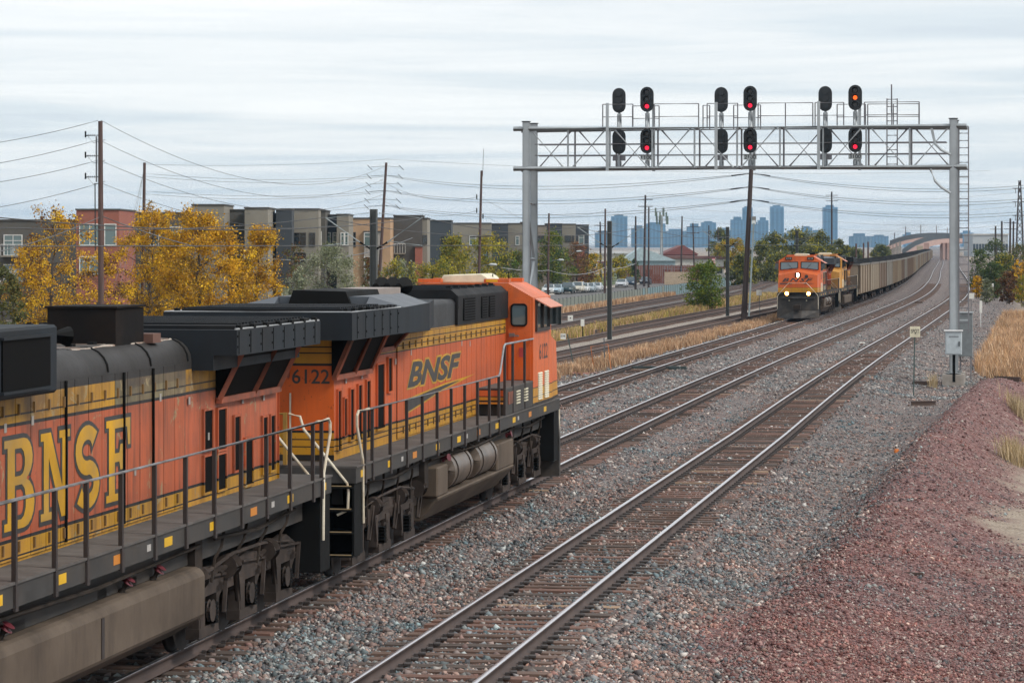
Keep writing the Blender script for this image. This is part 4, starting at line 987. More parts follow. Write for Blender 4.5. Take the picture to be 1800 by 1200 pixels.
OLD_Y0 = 0.0
_th = math.atan(0.169)
def on_T2(s): return Vector((-3.56+s*math.sin(_th), 48.8+s*math.cos(_th), 0))
locomotive('diesel_locomotive', 'orange and black diesel locomotive numbered 6122 with slanted dark lettering, nearest the signal bridge', on_T2(0), -_th, 'new', '6122', LIV_A, CAB_A, REAR_A)
# the trailing unit faces the other way: its rear end is coupled to the rear of the leading one
sB = -6.1
OLD_Y0 = 17.01+sB-4.75
locomotive('diesel_locomotive', 'weathered orange locomotive with big yellow outlined serif letters, cut off by the left edge', on_T2(sB), -_th+math.pi, 'old', '4573', LIV_B, LIV_B, LIV_B, old=True)
yC = 212.0; aC = math.atan(slope(T3, yC))
locomotive('diesel_locomotive', 'orange locomotive with three lit headlights leading the oncoming coal train', track_pt(T3, yC+19.3*math.cos(aC)), -aC+math.pi, 'new', '6218', LIV_A, CAB_A, REAR_A, lights=True)
yD = yC+22.6
locomotive('diesel_locomotive', 'faded yellow and orange second locomotive behind the lit one, ahead of the coal cars', track_pt(T3, yD+19.3*math.cos(aC)), -aC+math.pi, 'mid', '8874', LIV_D, CAB_D, LIV_D)
# ================================================================== signal bridge
galv = pm('galvanised_grey', (0.37, 0.40, 0.42), 0.5, 0.3, var=0.12, scale=1.2)
galv_d = pm('galvanised_thin', (0.20, 0.195, 0.21), 0.55, 0.3, var=0.15)
conc = pm('concrete', (0.34, 0.31, 0.28), 0.85, var=0.2, dirt=(0.2, 0.16, 0.13), damt=0.5)
sigblack = pm('signal_black', (0.012, 0.016, 0.02), 0.45, var=0.2)
GB = Vector((18.5, 124.0, -0.36)); GA = heading(T2, 124.0)
G = thing('signal_bridge', 'grey tubular signal bridge with a box truss spanning the three main tracks', 'signal bridge', GB, GA)
gz0 = 0.36
def gl_(px, y=0.0): return (px-1676.0)/41.45            # along the truss from the right post
xl = -18.16; zt_, zb_ = 10.33+gz0, 8.62+gz0
for x in (0.0, xl):
    for y in (0.0, 2.0):
        m = MB(); m.cyl((x, y, .35), (x, y, 10.62+gz0), .165, 18); m.cyl((x, y, 10.62+gz0), (x, y, 10.66+gz0), .20, 18); m.cyl((x, y, .3), (x, y, .35), .32, 18)
        p = m.build('post', galv, G, smooth=True)
        m = MB(); m.box(x-.45, x+.45, y-.45, y+.45, -.3, .3); m.build('footing', conc, p)
    m = MB(); m.tube([(x, 0, 3.0), (x, 2, 5.0)], .06, 8); m.build('cross_brace', galv, G); m = MB(); m.tube([(x, 2, 5.2), (x, 0, 7.4)], .06, 8); m.build('cross_brace', galv, G)
    for zz in (5.1, 7.5):
        m = MB(); m.tube([(x, 0, zz), (x, 2, zz)], .07, 8); m.build('cross_tie', galv, G)
for y in (0.0, 2.0):
    for zz in (zt_, zb_):
        m = MB(); m.cyl((xl-.55, y-.02 if y == 0 else y, zz), (.55, y, zz), .105 if y == 0 else .095, 14); m.build('chord', galv, G, smooth=True)
    n = 10; dx = -xl/n
    for k in range(n+1):
        if 0 < k < n:
            m = MB(); m.cyl((xl+dx*k, y, zb_), (xl+dx*k, y, zt_), .04, 8); m.build('truss_post', galv_d if y else galv, G)
        if k < n:
            a, b = (zb_, zt_) if (k+(1 if y else 0)) % 2 else (zt_, zb_)
            m = MB(); m.cyl((xl+dx*k+.15, y, a), (xl+dx*(k+1)-.15, y, b), .04, 8); m.build('diagonal', galv_d if y else galv, G)
for k in range(11):
    for zz in (zt_, zb_):
        m = MB(); m.cyl((xl+1.816*k, 0, zz), (xl+1.816*k, 2, zz), .04, 8); m.build('cross_strut', galv_d, G)
for y in (.45, 1.55):
    for zz in (9.68, 9.2):
        m = MB(); m.cyl((xl+.3, y, zz+gz0), (-.3, y, zz+gz0), .025, 6); m.build('inner_rail', galv_d, G)
m = MB(); m.box(xl+.3, -.3, .5, 1.5, zb_+.06, zb_+.09); m.build('walk_grating', galv_d, G)
# upper railing in separate panels round the signal stands
for (pa, pb, y) in ((1060, 1114, .15), (1104, 1152, 1.85), (1152, 1231, .15), (1231, 1243, 1.85), (1246, 1300, .15), (1286, 1334, 1.85), (1336, 1432, .15), (1436, 1486, .15), (1470, 1520, 1.85), (1522, 1617, .15), (1524, 1614, 1.85)):
    a, b = gl_(pa), gl_(pb); m = MB()
    for zz in (11.36, 10.82): m.cyl((a, y, zz+gz0), (b, y, zz+gz0), .022, 6)
    k = max(1, int(round((b-a)/1.3)))
    for i in range(k+1): m.cyl((a+(b-a)*i/k, y, zt_), (a+(b-a)*i/k, y, 11.36+gz0), .025, 6)
    m.build('railing_panel', galv_d, G)
# ladders
def ladder(px0, px1, z0, z1, y, par, name='ladder'):
    a, b = gl_(px0), gl_(px1); m = MB()
    m.bar((a, y, z0), (a, y, z1), .05, .06); m.bar((b, y, z0), (b, y, z1), .05, .06)
    o = m.build(name, galv_d, par); zz = z0+.15
    while zz < z1:
        r = MB(); r.cyl((a, y, zz), (b, y, zz), .026, 6); r.build('rung', galv_d, o); zz += .305
    return o
ladder(1559.5, 1577.5, zb_, 11.55+gz0, 1.0, G)
l = ladder(1685.5, 1702, 2.0, 10.3+gz0, .1, G)
for zz in (2.2, 5.1, 8.2, 10.3):
    m = MB(); m.bar((.1, .1, zz+gz0), (gl_(1702), .1, zz+gz0), .05, .07); m.build('ladder_bracket', galv, G)
m = MB(); m.tube([(-.9, -.14, zt_-.1), (-.75, -.16, zt_-.75), (-.5, -.16, zt_-1.0), (-.12, -.16, zt_-1.2)], .055, 8); m.build('conduit', galv, G, smooth=True)
m = MB(); m.tube([(-.95, -.14, zb_-.1), (-.75, -.16, zb_-.6), (-.5, -.16, zb_-.85), (-.12, -.16, zb_-1.1)], .055, 8); m.build('conduit', galv, G, smooth=True)
m = MB(); m.cyl((gl_(1567.5), 1.0, 11.3), (gl_(1567.5), 1.0, 12.15+gz0), .03, 6); m.build('lightning_rod', galv_d, G)
# signals
red_e = emat('signal_red', (1.0, 0.012, 0.05), 1.0); amb_e = emat('signal_amber', (1.0, 0.13, 0.012), 1.0)
lens_off = pm('lens_dark', (0.02, 0.02, 0.024), 0.15)
plate_m = pm('plate_grey', (0.42, 0.45, 0.45), 0.5)
def stadium(w, hh, n=8):
    r = w/2; return arc(0, hh/2-r, r, r, 0, 180, n)+arc(0, -hh/2+r, r, r, 180, 360, n)
ordw = ['left', 'middle', 'right']
def signal(px, facing, number, k, lit):
    lab = [['leftmost lit signal stand, two red lamps and number plate 1100', 'middle lit signal stand above the leaning pole, number plate 2100', 'rightmost lit signal stand with an orange lamp over a red one'],
           ['leftmost signal stand of all, turned away from the viewer', 'signal stand turned away, just left of the middle red pair', 'signal stand turned away, just left of the orange lamp']][0 if facing else 1][k]
    lx = gl_(px); ly = .55 if facing else 1.3
    wp = Matrix.Translation(GB) @ Matrix.Rotation(GA, 4, 'Z') @ Vector((lx, ly, 0))
    S = thing('railway_signal', lab, 'signal', wp, GA+(0 if facing else math.pi), 'signals on the bridge')
    my = .16 if facing else -.12; m = MB(); m.cyl((0, my, zb_), (0, my, 11.9+gz0), .055, 10); m.cyl((0, my, zt_+.05), (0, my, 11.0+gz0), .1, 10); m.cyl((0, my, zb_), (0, my, zb_+.35), .1, 10); m.build('mast', galv, S)
    for hi, zc in enumerate((9.80, 11.58)):
        zc += gz0
        m = MB(); m.prism([(x, z+zc) for x, z in stadium(.58, 1.08)], 'y', -.02, .01)
        hd = m.build('signal_head', sigblack, S)
        for li, dz in enumerate((.3, 0, -.3)):
            on = lit[hi] == li
            m = MB(); m.cyl((0, .01, zc+dz), (0, .13, zc+dz), .13, 12); m.build('lamp_case', sigblack, hd)
            m = MB(); m.cyl((0, -.045, zc+dz), (0, -.022, zc+dz), .09 if on else .08, 14); m.build('lens', (amb_e if lit[hi] == 1 else red_e) if on else lens_off, hd)
            m = MB(); P = []
            for i in range(9):
                a = math.radians(-35+250*i/8); P.append((math.cos(a)*.145, math.sin(a)*.145))
            for i in range(8):
                (x0, z0), (x1, z1) = P[i], P[i+1]
                m.hexa([(x0, -.26, zc+dz+z0), (x1, -.26, zc+dz+z1), (x1, -.02, zc+dz+z1), (x0, -.02, zc+dz+z0), (x0*1.06, -.26, zc+dz+z0*1.06), (x1*1.06, -.26, zc+dz+z1*1.06), (x1*1.06, -.02, zc+dz+z1*1.06), (x0*1.06, -.02, zc+dz+z0*1.06)])
            m.build('hood', sigblack, hd, fix=False)
        m = MB(); m.cyl((0, .05, zc-.62), (0, .16, zc-.62), .05, 8); m.build('bracket', galv, hd)
    m = MB(); m.box(-.28, .28, -.06, -.035, 8.98+gz0, 9.2+gz0); pl = m.build('number_plate', plate_m if facing else galv_d, S)
    place_flat(text_mesh(number, .17, .48, .01), 'number', sigblack, pl, (-.24, -.064, 9.005+gz0), (1, 0, 0), (0, 0, 1))
    m = MB(); m.bar((-.0, .1, 8.75+gz0), (0, .1, 9.25+gz0), .08); m.build('lower_bracket', galv, S)
    return S
for k, (px, num, lit) in enumerate(((1137, '1100', (2, 2)), (1320.5, '2100', (2, 2)), (1505, '3100', (2, 1)))):
    signal(px, True, num, k, lit)
    signal(px-54.5, False, num, k, (9, 9))
for px in (1070, 1263, 1443):
    m = MB(); x = gl_(px); m.bar((x, -.16, zb_-.1), (x, -.16, 11.4+gz0), .12, .14); m.build('signal_column', galv, G)
for px in (1147, 1326, 1512):
    m = MB(); x = gl_(px); m.bar((x, .9, zb_-.1), (x, .9, 11.3+gz0), .12, .14); m.build('signal_column', galv, G)
# cabinets at the foot of the right post
C0 = thing('control_cabinet', 'pale grey control cabinet with white top on the right post of the signal bridge', 'cabinet', (18.42, 123.3, -.36), GA)
m = MB(); m.box(-.35, .33, -.28, .1, 1.15, 2.12); bx = m.build('cabinet_body', pm('cabinet_pale', (0.42, 0.47, 0.50), .5), C0, bevel=.015)
m = MB(); m.box(-.4, .37, -.34, .14, 2.12, 2.17); m.build('lid', pm('cabinet_lid', (.7, .7, .7), .5), C0)
m = MB(); m.box(-.31, .29, -.295, -.281, 1.2, 2.06); d = m.build('door', pm('cabinet_pale', (0.42, 0.47, 0.50), .5), C0)
m = MB(); m.box(.2, .24, -.33, -.296, 1.5, 1.7); m.build('handle', blackm, d)
m = MB(); m.box(-.2, .2, -.299, -.2955, 1.86, 1.93); m.build('notice', pm('notice_grey', (.2, .22, .24), .5), d)
m = MB(); m.box(-.06, .06, -.12, 0, .0, 1.15); m.build('stand_pipe', blackm, C0)
C1 = thing('relay_case', 'dark grey relay case behind the pale cabinet beside the bridge post', 'cabinet', (19.35, 126.2, -.4), GA)
m = MB(); m.box(-.3, .3, -.3, .3, 1.0, 2.85); m.build('case_body', pm('case_grey', (.17, .19, .2), .5), C1, bevel=.015)
m = MB(); m.box(-.34, .34, -.34, .34, 2.85, 2.9); m.build('lid', galv, C1)
for x in (-.22, .22):
    m = MB(); m.box(x-.03, x+.03, -.03, .03, .0, 1.0); m.build('leg', galv_d, C1)

# ================================================================== small track-side signs
signwhite = pm('sign_white', (0.66, 0.66, 0.62), .5, dirt=(.35, .33, .28), damt=.4)
greenpost = pm('post_green', (0.06, 0.085, 0.08), .6); steelpost = pm('post_steel', (.12, .13, .14), .55, .4)
def sign(name, label, px, py, ytop, wpx, hpx, text=None, postm=greenpost, lean=0.0, cat='sign', cream=False, plate=True, dx=0.0, tcol=None):
    p = ground_pt(px, py, -.4); k = F/p.y; z0 = gz(p.x, p.y); zt2 = H-(ytop-YH)/k
    S = thing(name, label, cat, (p.x, p.y, z0), 0)
    m = MB(); m.bar((0, 0, -.2), (lean, 0, zt2-z0-.02), .05, .03); m.build('post', postm, S)
    if plate:
        w_, h_ = wpx/k, hpx/k; m = MB(); m.box(lean+dx-w_/2, lean+dx+w_/2, -.045, -.03, zt2-z0-h_, zt2-z0)
        pl = m.build('plate', pm('sign_cream', (.6, .56, .42), .55, dirt=(.3, .25, .18), damt=.4) if cream else signwhite, S)
        if text:
            place_flat(text_mesh(text, h_*.36, w_*.82, .012), 'lettering', tcol or ltrm, pl, (lean+dx-w_*.41, -.048, zt2-z0-h_*.62), (1, 0, 0), (0, 0, 1))
    return S
sign('track_sign', 'cream square SPOT sign on a thin green post beside the rightmost track', 1605.5, 691, 573.5, 18, 19, 'SPOT', cream=True, lean=.06)
S = [o for o in COL.objects if o.get('label', '').startswith('cream square SPOT')][0]
pl_ = [c for c in S.children if c.name.startswith('plate')][0]; zz_ = max(v.co.z for v in pl_.data.vertices)
place_flat(text_mesh('4', .085, None, .012), 'lettering', ltrm, pl_, (.06-.03, -.048, zz_-.31), (1, 0, 0), (0, 0, 1))
S = sign('derail_sign', 'leaning green post with small white plates reading DE, right of the locomotive cab', 1011, 650, 586, 9.5, 10, 'DE', lean=-.36, dx=-.19)
m = MB(); m.box(-.36+.02, -.36+.26, -.05, -.035, 2.2, 2.45); m.build('plate', signwhite, S); m = MB(); m.cyl((-.36+.14, -.056, 2.33), (-.36+.14, -.051, 2.33), .03, 8); m.build('dot', blackm, S)
sign('marker_post', 'plain steel post standing in the dry grass near the leaning plates', 1063.5, 643, 593, 0, 0, None, steelpost, plate=False, cat='post', lean=-.05)
sign('track_sign', 'small white sign on a dark post between the light rail tracks', 1024, 602, 561, 6.5, 12, None, blackm)
sign('track_sign', 'white double plate on a thin post in the grass strip before the coal train', 1336.5, 567, 509.5, 9.5, 9.5, None, steelpost, lean=-.1)
sign('marker_post', 'white plastic marker post right of the signal bridge', 1724, 571, 528, 4.5, 22, None, pm('post_white', (.62, .63, .62), .5), cat='post')
sign('marker_sign', 'small white marker plate on a post behind the bridge ladder', 1707, 560, 515, 11, 10, None, steelpost)
sign('marker_post', 'short post with a white tip in front of the right hand bushes', 1745, 527, 498, 3, 6, None, pm('post_wood', (.12, .085, .06), .8), cat='post')
# orange survey frame of string and stakes
S = thing('survey_frame', 'thin orange rope frame standing in dry grass by the steel post', 'frame', ground_pt(1058, 650, -.3))
orm = pm('rope_orange', (.62, .18, .03), .6); 
m = MB(); m.tube([(-.35, 0, -.05), (-.5, 0, 1.05), (.28, .1, 1.16), (.42, .1, .0)], .018, 5); m.build('rope', orm, S)

# debris
rust = pm('scrap_rust', (.07, .045, .036), .8); woodm = pm('scrap_wood', (.16, .11, .08), .85)
def scrap(name, label, cat, px, py, L, w, hh, ang, mat, z=-.3):
    p = ground_pt(px, py, z); m = MB(); m.box(-L/2, L/2, -w/2, w/2, -.02, hh); m.box(-L/2+.004, L/2-.004, -w/2+w*.3, w/2-w*.3, hh, hh*1.5)
    o = m.build(name, mat, None, bevel=.008); o.location = (p.x, p.y, gz(p.x, p.y)); o.rotation_euler = (0, 0, ang); return tag(o, label, cat)
p = ground_pt(1623, 707, -.4)
RPs = [(a, b+.172) for a, b in RP]; m = MB(); m.prism(RPs, 'x', -.5, .5); o = m.build('rail_offcut', rust); o.location = (p.x, p.y, gz(p.x, p.y)); o.rotation_euler = (0, 0, .35); tag(o, 'short cut off length of rail lying between track and red heap', 'rail piece')
scrap('tie_stub', 'broken tie stub lying left of the bridge footing', 'wood', 1626, 666, 1.1, .2, .12, .15, rust)
scrap('plank', 'long pale plank on the dirt at the right edge', 'plank', 1788, 655, 1.6, .2, .06, .05, pm('plank_pale', (.45, .4, .33), .8))
scrap('tie_stub', 'dark tie stub on the back slope of the red heap', 'wood', 1771, 671, 1.3, .16, .1, -.9, rust, .2)
scrap('tie_stub', 'thin dark stick on the red heap', 'wood', 1606, 952, .35, .05, .03, -.4, rust, .3)
scrap('drain_board', 'dark green board lying across the coal train track', 'board', 1150, 640, 2.9, .35, .08, .0, pm('board_green', (.03, .045, .045), .6), 0)
scrap('tie_stub', 'dark bar lying beside the far end of the dark board', 'wood', 1184, 642, .45, .3, .12, .1, pm('board_green', (.03, .045, .045), .6), 0)
scrap('tie_stub', 'brown timber lying behind the locomotive nose', 'wood', 1018, 653, 1.4, .25, .12, .6, rust)
scrap('litter', 'scrap of white litter on the ballast between two tracks', 'litter', 1515, 605, .35, .2, .06, .3, signwhite)
scrap('litter', 'small piece of orange litter at the foot of the red heap', 'litter', 1576, 790, .12, .1, .06, .3, orm)
scrap('tie_stub', 'dark scrap between the two right hand tracks far away', 'wood', 1613, 535, .9, .3, .12, .1, rust)
S = thing('cable_coil', 'faded pink cable strung loosely on the ballast right of the locomotive nose', 'cable', ground_pt(1030, 658, -.3)); 
m = MB(); m.tube([(-.6+.12*i, .25*math.sin(i*1.3), .05+.04*math.sin(i*2.1)) for i in range(12)], .02, 5); m.tube([(-.5+.12*i, .3*math.sin(i*1.1+2), .06) for i in range(10)], .02, 5); m.build('cable', pm('cable_pink', (.5, .25, .22), .6), S)

# ================================================================== overhead line poles of the light rail
catm = pm('catenary_pole_dark', (.062, .068, .066), .55, var=.2); armm = pm('arm_grey', (.27, .31, .32), .5)
mid = lambda Y: (T4(Y)+T5(Y))/2
def cat_pole(Y, label):
    x = float(mid(Y)); a = heading(T4, Y); z0 = gz(x, Y)
    S = thing('catenary_pole', label, 'pole', (x, Y, z0), a, 'dark catenary poles between the light rail tracks')
    m = MB(); m.box(-.13, .13, -.015, .015, 0, 6.75-z0); m.box(-.13, -.11, -.13, .13, 0, 6.75-z0); m.box(.11, .13, -.13, .13, 0, 6.75-z0); m.build('mast', catm, S)
    m = MB(); m.box(-.3, .3, -.3, .3, -.1, .12); m.build('base', conc, S)
    for s in (-1, 1):
        m = MB(); m.cyl((s*.55, 0, 5.45-z0), (s*1.95, 0, 6.42-z0), .03, 7); m.build('arm', armm, S)
        m = MB(); m.cyl((s*.13, 0, 5.2-z0), (s*.55, 0, 5.45-z0), .05, 8); m.build('insulator', blackm, S)
        m = MB(); m.cyl((s*.2, 0, 6.6-z0), (s*1.9, 0, 6.40-z0), .014, 5); m.build('tie_wire', armm, S)
        m = MB(); m.cyl((s*.6, 0, 5.5-z0), (s*1.95, 0, 5.32-z0), .018, 5); m.build('steady_arm', armm, S)
    return S
cat_pole(116, 'dark catenary pole with two slanted arms, rising behind the locomotive roof')
cat_pole(174, 'dark catenary pole with two slanted arms, standing right of the locomotive cab')
cat_pole(232, 'dark catenary pole left of the leaning wooden pole')
cat_pole(290, 'dark catenary pole just behind the oncoming locomotive')
wirem = pm('wire_dark', (.035, .037, .04), .5); cablem = pm('cable_grey', (.12, .125, .13), .5)
def wire_obj(name, label, pts, r, mat, group): 
    m = MB(); m.tube(pts, r, 4, caps=False); o = m.build(name, mat, None, fix=False); tag(o, label, 'wire', group); return o
def sagline(a, b, sag, n=24):
    a, b = Vector(a), Vector(b); return [a.lerp(b, i/n)-Vector((0, 0, sag*4*(i/n)*(1-i/n))) for i in range(n+1)]
for f, s, nm in ((T4, 1, 'nearer'), (T5, -1, 'farther')):
    pts = []; pc = []
    Ys = [58, 116, 174, 232, 290, 348]
    for i in range(len(Ys)-1):
        A = Vector((float(mid(Ys[i]))+s*1.95, Ys[i], 6.42)); B = Vector((float(mid(Ys[i+1]))+s*1.95, Ys[i+1], 6.42))
        L = sagline(A, B, .62, 10); pts += L[(1 if i else 0):]
        pc += [Vector((p.x, p.y, 5.32)) for p in L[(1 if i else 0):]]
    wire_obj('catenary_wire', 'sagging messenger wire over the %s light rail track' % nm, pts, .014, wirem, 'wires over the light rail')
    wire_obj('contact_wire', 'level contact wire over the %s light rail track' % nm, pc, .012, wirem, 'wires over the light rail')

# ================================================================== wooden utility poles and their lines
polem = pm('pole_wood_brown', (.085, .05, .042), .85, var=.3, scale=4, stretch=(1, 1, .15)); pole2 = pm('pole_wood_dark', (.05, .035, .032), .85, var=.3, scale=4, stretch=(1, 1, .15))
porc = pm('insulator_grey', (.13, .14, .15), .4)
def upole(label, pxt, pyt, pxb, Y, r, mat=polem, extra=None, z0=None):
    xb = XatY(pxb, Y); zg = gz(xb, Y) if z0 is None else z0; xt = XatY(pxt, Y); zt2 = ZatY(pyt, Y)
    S = thing('utility_pole', label, 'utility pole', (xb, Y, zg), 0)
    m = MB(); n = 6
    m.tube([((xt-xb)*(i/n), 0, -.3+(zt2-zg+.3)*i/n) for i in range(n+1)], [r*(1.15-.35*i/n) for i in range(n+1)], 10); m.build('shaft', mat, S, smooth=True)
    S['top'] = (xt, Y, zt2); return S
def lp(px, py, Y): return (XatY(px, Y), Y, ZatY(py, Y))
def rel(S, px, py, Y): q = Vector(lp(px, py, Y)); return q-S.location
P1 = upole('tall brown utility pole with three dead end insulators, farthest left', 176.5, 213, 178, 200, .19)
for py in (243, 279, 316):
    a = rel(P1, 176, py-5, 200); m = MB(); m.cyl(a, a+Vector((-.95, -.05, -.02)), .05, 8); ins = m.build('insulator', porc, P1)
    for k in range(4):
        m = MB(); c = a+Vector((-.35-.14*k, -.05, 0)); m.cyl(c, c+Vector((-.05, 0, 0)), .09, 8); m.build('insulator_disc', porc, ins)
    m = MB(); c = a+Vector((-.98, -.05, .05)); m.bar(c+Vector((0, 0, -.2)), c+Vector((0, 0, .22)), .1); m.build('clamp', blackm, ins)
    m = MB(); m.tube([a+Vector((-.8, -.06, -.1)), a+Vector((-.45, -.06, -.5)), a+Vector((0, -.06, -.42)), a+Vector((.35, -.06, -.3))], .018, 5); m.build('jumper', wirem, ins)
m = MB(); m.bar(rel(P1, 169.5, 240, 200), rel(P1, 169.5, 320, 200), .1); m.build('riser_bracket', porc, P1)
m = MB(); m.tube([rel(P1, 167, 322, 200), rel(P1, 167.5, 440, 200)], .04, 6); m.build('riser_cable', wirem, P1)
P2 = upole('brown utility pole with guy wires, right of the tall left pole', 254, 286, 250.5, 285, .17)
m = MB(); m.bar(rel(P2, 246.5, 487, 285), rel(P2, 246.5, 548, 285), .09); m.build('conduit', pm('conduit_teal', (.25, .36, .36), .5), P2)
m = MB(); c = rel(P2, 259, 403, 285); m.cyl(c, c+Vector((0, 0, .7)), .16, 10); m.build('can', porc, P2)
for dx_, py in ((-29, 366), (-24, 372), (-16, 382)):
    wire_obj('guy_wire', 'thin slanted guy wire running down left of the second pole' if dx_ == -29 else 'slanted guy wire near the second pole, %s of its set' % ('middle' if dx_ == -24 else 'innermost'), [lp(252, 292-dx_*.4, 285), lp(252+dx_, py+60, 270), lp(252+dx_*1.8, py+140, 262)], .014, cablem, 'guy wires of the second pole')
P3 = upole('thin leaning utility pole crowded with clamps, behind the first catenary pole', 679, 286, 663, 330, .17)
for py in (292, 308, 322, 335, 350, 361):
    for s in (-1, 1):
        m = MB(); c = rel(P3, 678-(py-286)*.09, py, 330); m.bar(c, c+Vector((s*1.6, 0, -.12)), .035); m.build('clamp_rod', wirem, P3)
        m = MB(); c2 = c+Vector((s*1.75, 0, -.15)); m.bar(c2+Vector((-.25, 0, .25)), c2+Vector((.3, 0, -.3)), .06); m.build('clamp', blackm, P3)
P4 = upole('slim utility pole topped by a whip antenna, in front of the yellow green trees', 846.5, 300, 840, 300, .14, polem)
m = MB(); m.cyl(rel(P4, 848.5, 310, 300), rel(P4, 850, 262, 300), .025, 6); m.build('antenna', porc, P4)
for py in (346, 370, 380):
    m = MB(); c = rel(P4, 838 if py < 375 else 849, py, 300); m.bar(c+Vector((0, 0, -.25)), c+Vector((0, 0, .25)), .12); m.build('bracket', blackm, P4)
m = MB(); m.bar(rel(P4, 826, 417, 299.8), rel(P4, 864, 415, 299.8), .1); arm_ = m.build('crossarm', pole2, P4)
def street_arm(P, px, py, Y, L, up=.5, both=False):
    c = rel(P, px, py, Y); s = 1 if L > 0 else -1
    m = MB(); m.tube([c, c+Vector((L*.5, 0, up*.8)), c+Vector((L, 0, up))], .035, 6); a = m.build('lamp_arm', porc, P)
    m = MB(); d = c+Vector((L, 0, up-.02)); m.tube([d, d+Vector((s*.3, 0, .03)), d+Vector((s*.8, 0, .02)), d+Vector((s*.95, 0, 0))], [.06, .14, .12, .04], 8); m.build('lamp_head', plate_m, a, smooth=True)
street_arm(P4, 842, 472, 300, .9, .4)
LP = upole('leaning dark wooden pole with transformer and grey conduit, left of the oncoming train', 1320.5, 297, 1307, 213, .19, pole2)
m = MB(); m.bar(rel(LP, 1316.5, 556, 212.7), rel(LP, 1325, 392, 212.7), .12); m.build('conduit', pm('conduit_grey', (.22, .27, .28), .5), LP)
m = MB(); c = rel(LP, 1325, 394, 212.8); m.cyl(c, c+Vector((0, 0, .55)), .16, 12); m.build('transformer', plate_m, LP, smooth=True)
LAY = [(304.5, 308, 304.5), (328, 335, 328), (350.5, 361, 350.5)]
for k, (yl, y3, _) in enumerate(LAY):
    for j in range(2):
        lvl = ['top', 'middle', 'bottom'][k]+(' upper' if j == 0 else ' lower')
        wire_obj('power_line', 'power line on the %s strand from clamp pole to leaning pole' % lvl, sagline(lp(678, y3+j, 330), lp(1320, yl+j, 213), 1.1+.22*j), .017, wirem, 'power lines')
        wire_obj('power_line', 'power line on the %s strand right of the leaning pole' % lvl, sagline(lp(1320, yl+j, 213), lp(1990, yl-6+j*3, 240), 1.35+.12*j), .015, wirem, 'power lines')
    for dx_ in (-1, 1):
        m = MB(); c = rel(LP, 1320-(yl-297)*.05, yl, 213); m.tube([c, c+Vector((dx_*.9, 0, -.12)), c+Vector((dx_*1.4, 0, -.2))], [.02, .045, .045], 6); m.build('insulator', blackm, LP)
    for j in range(2 if k < 2 else 1):
        wire_obj('power_line', 'power line from second pole to clamp pole, %s strand%s' % (['top', 'middle', 'bottom'][k], ' pair mate' if j else ''), sagline(lp(255, [305, 336, 370][k]+j*5, 285), lp(678, y3+j*2, 330), .55+.1*j), .015, wirem, 'power lines')
wire_obj('power_line', 'topmost thin wire from second pole to clamp pole', sagline(lp(255, 289, 285), lp(679, 280, 330), .35), .013, wirem, 'power lines')
wire_obj('power_line', 'topmost thin wire from clamp pole behind the signal bridge', sagline(lp(679, 280, 330), lp(1740, 300, 420), .9), .013, wirem, 'power lines')
for (ya, yb, sg, nm) in ((212, 292, 3.1, 'topmost'), (248, 314, 2.9, 'second'), (283, 340, 2.6, 'third'), (322, 372, 2.4, 'fourth')):
    wire_obj('power_line', '%s wire sweeping down from the tall left pole to the right' % nm, sagline(lp(178, ya, 200), lp(677, yb, 330), sg), .017, wirem, 'power lines')
for (ya, yb, nm) in ((212, 229, 'topmost'), (246, 270, 'second'), (282, 298, 'third'), (323, 348, 'lowest')):
    wire_obj('power_line', '%s wire running from the tall left pole out of the left edge' % nm, sagline(lp(172, ya, 200), lp(-330, yb+38, 190), .8), .017, wirem, 'power lines')
wire_obj('telephone_cable', 'thick sagging cable from the tall left pole across the yellow trees', sagline(lp(179, 380, 200), lp(725, 418, 300), 2.6), .038, cablem, 'cables')
wire_obj('telephone_cable', 'thick cable from the tall left pole down to the left edge', sagline(lp(179, 380, 200), lp(-160, 462, 190), .7), .03, cablem, 'cables')
for (a, b, nm) in (((840, 346), (668, 316), 'upper'), ((840, 370), (668, 350), 'lower')):
    wire_obj('power_line', '%s slack wire between the clamp pole and the antenna pole' % nm, sagline(lp(b[0], b[1], 330), lp(a[0], a[1], 300), 1.1), .014, wirem, 'power lines')
for (ya, yb, nm) in ((348, 425, 'upper'), (378, 440, 'lower')):
    wire_obj('power_line', '%s wire slanting down right of the antenna pole' % nm, sagline(lp(848, ya, 300), lp(1065, yb, 420), 1.0), .014, wirem, 'power lines')
# poles along the street and beyond
FARP = [(965, 375, 963, 400, .15, 'brown street pole with two lamp arms beside the round green tree'), (1064, 367, 1063, 430, .15, 'brown street pole left of the silver car with a lamp arm'), (1117.5, 380, 1117, 470, .16, 'pole right behind the parked pale and dark cars'), (1134.5, 343, 1132, 520, .2, 'tall pole with two crossarms among the street poles'),
        (1140.5, 364, 1140, 500, .15, 'pole standing close to the tall crossarm pole'), (1199, 380, 1197, 560, .17, 'pole before the low red roofed building'), (1218, 392, 1221, 600, .16, 'pole with small crossarm behind the young green tree'), (1246, 396, 1246, 640, .15, 'distant pole left of the catenary pole'), (1262, 400, 1263, 700, .16, 'distant pole at the end of the low building'), (1055, 390, 1056, 620, .2, 'distant dark pole left of the glassy tower'),
        (1462, 337, 1462, 640, .2, 'thin distant pole rising above the trees behind the train'), (1505, 428, 1505, 420, .15, 'short dark pole above the front coal cars'), (1518, 427, 1518, 430, .15, 'second short dark pole above the coal cars'), (1526, 425, 1526, 440, .15, 'third short dark pole above the coal cars'),
        (1750, 397, 1750, 700, .25, 'distant pole right of the bridge ladder, leftmost of its row'), (1761, 389, 1761, 640, .25, 'distant pole above the tallest bush'), (1776, 384, 1775, 560, .22, 'pole left of the lattice tower'), (1781.5, 389, 1781, 560, .2, 'pole touching the left side of the lattice tower')]
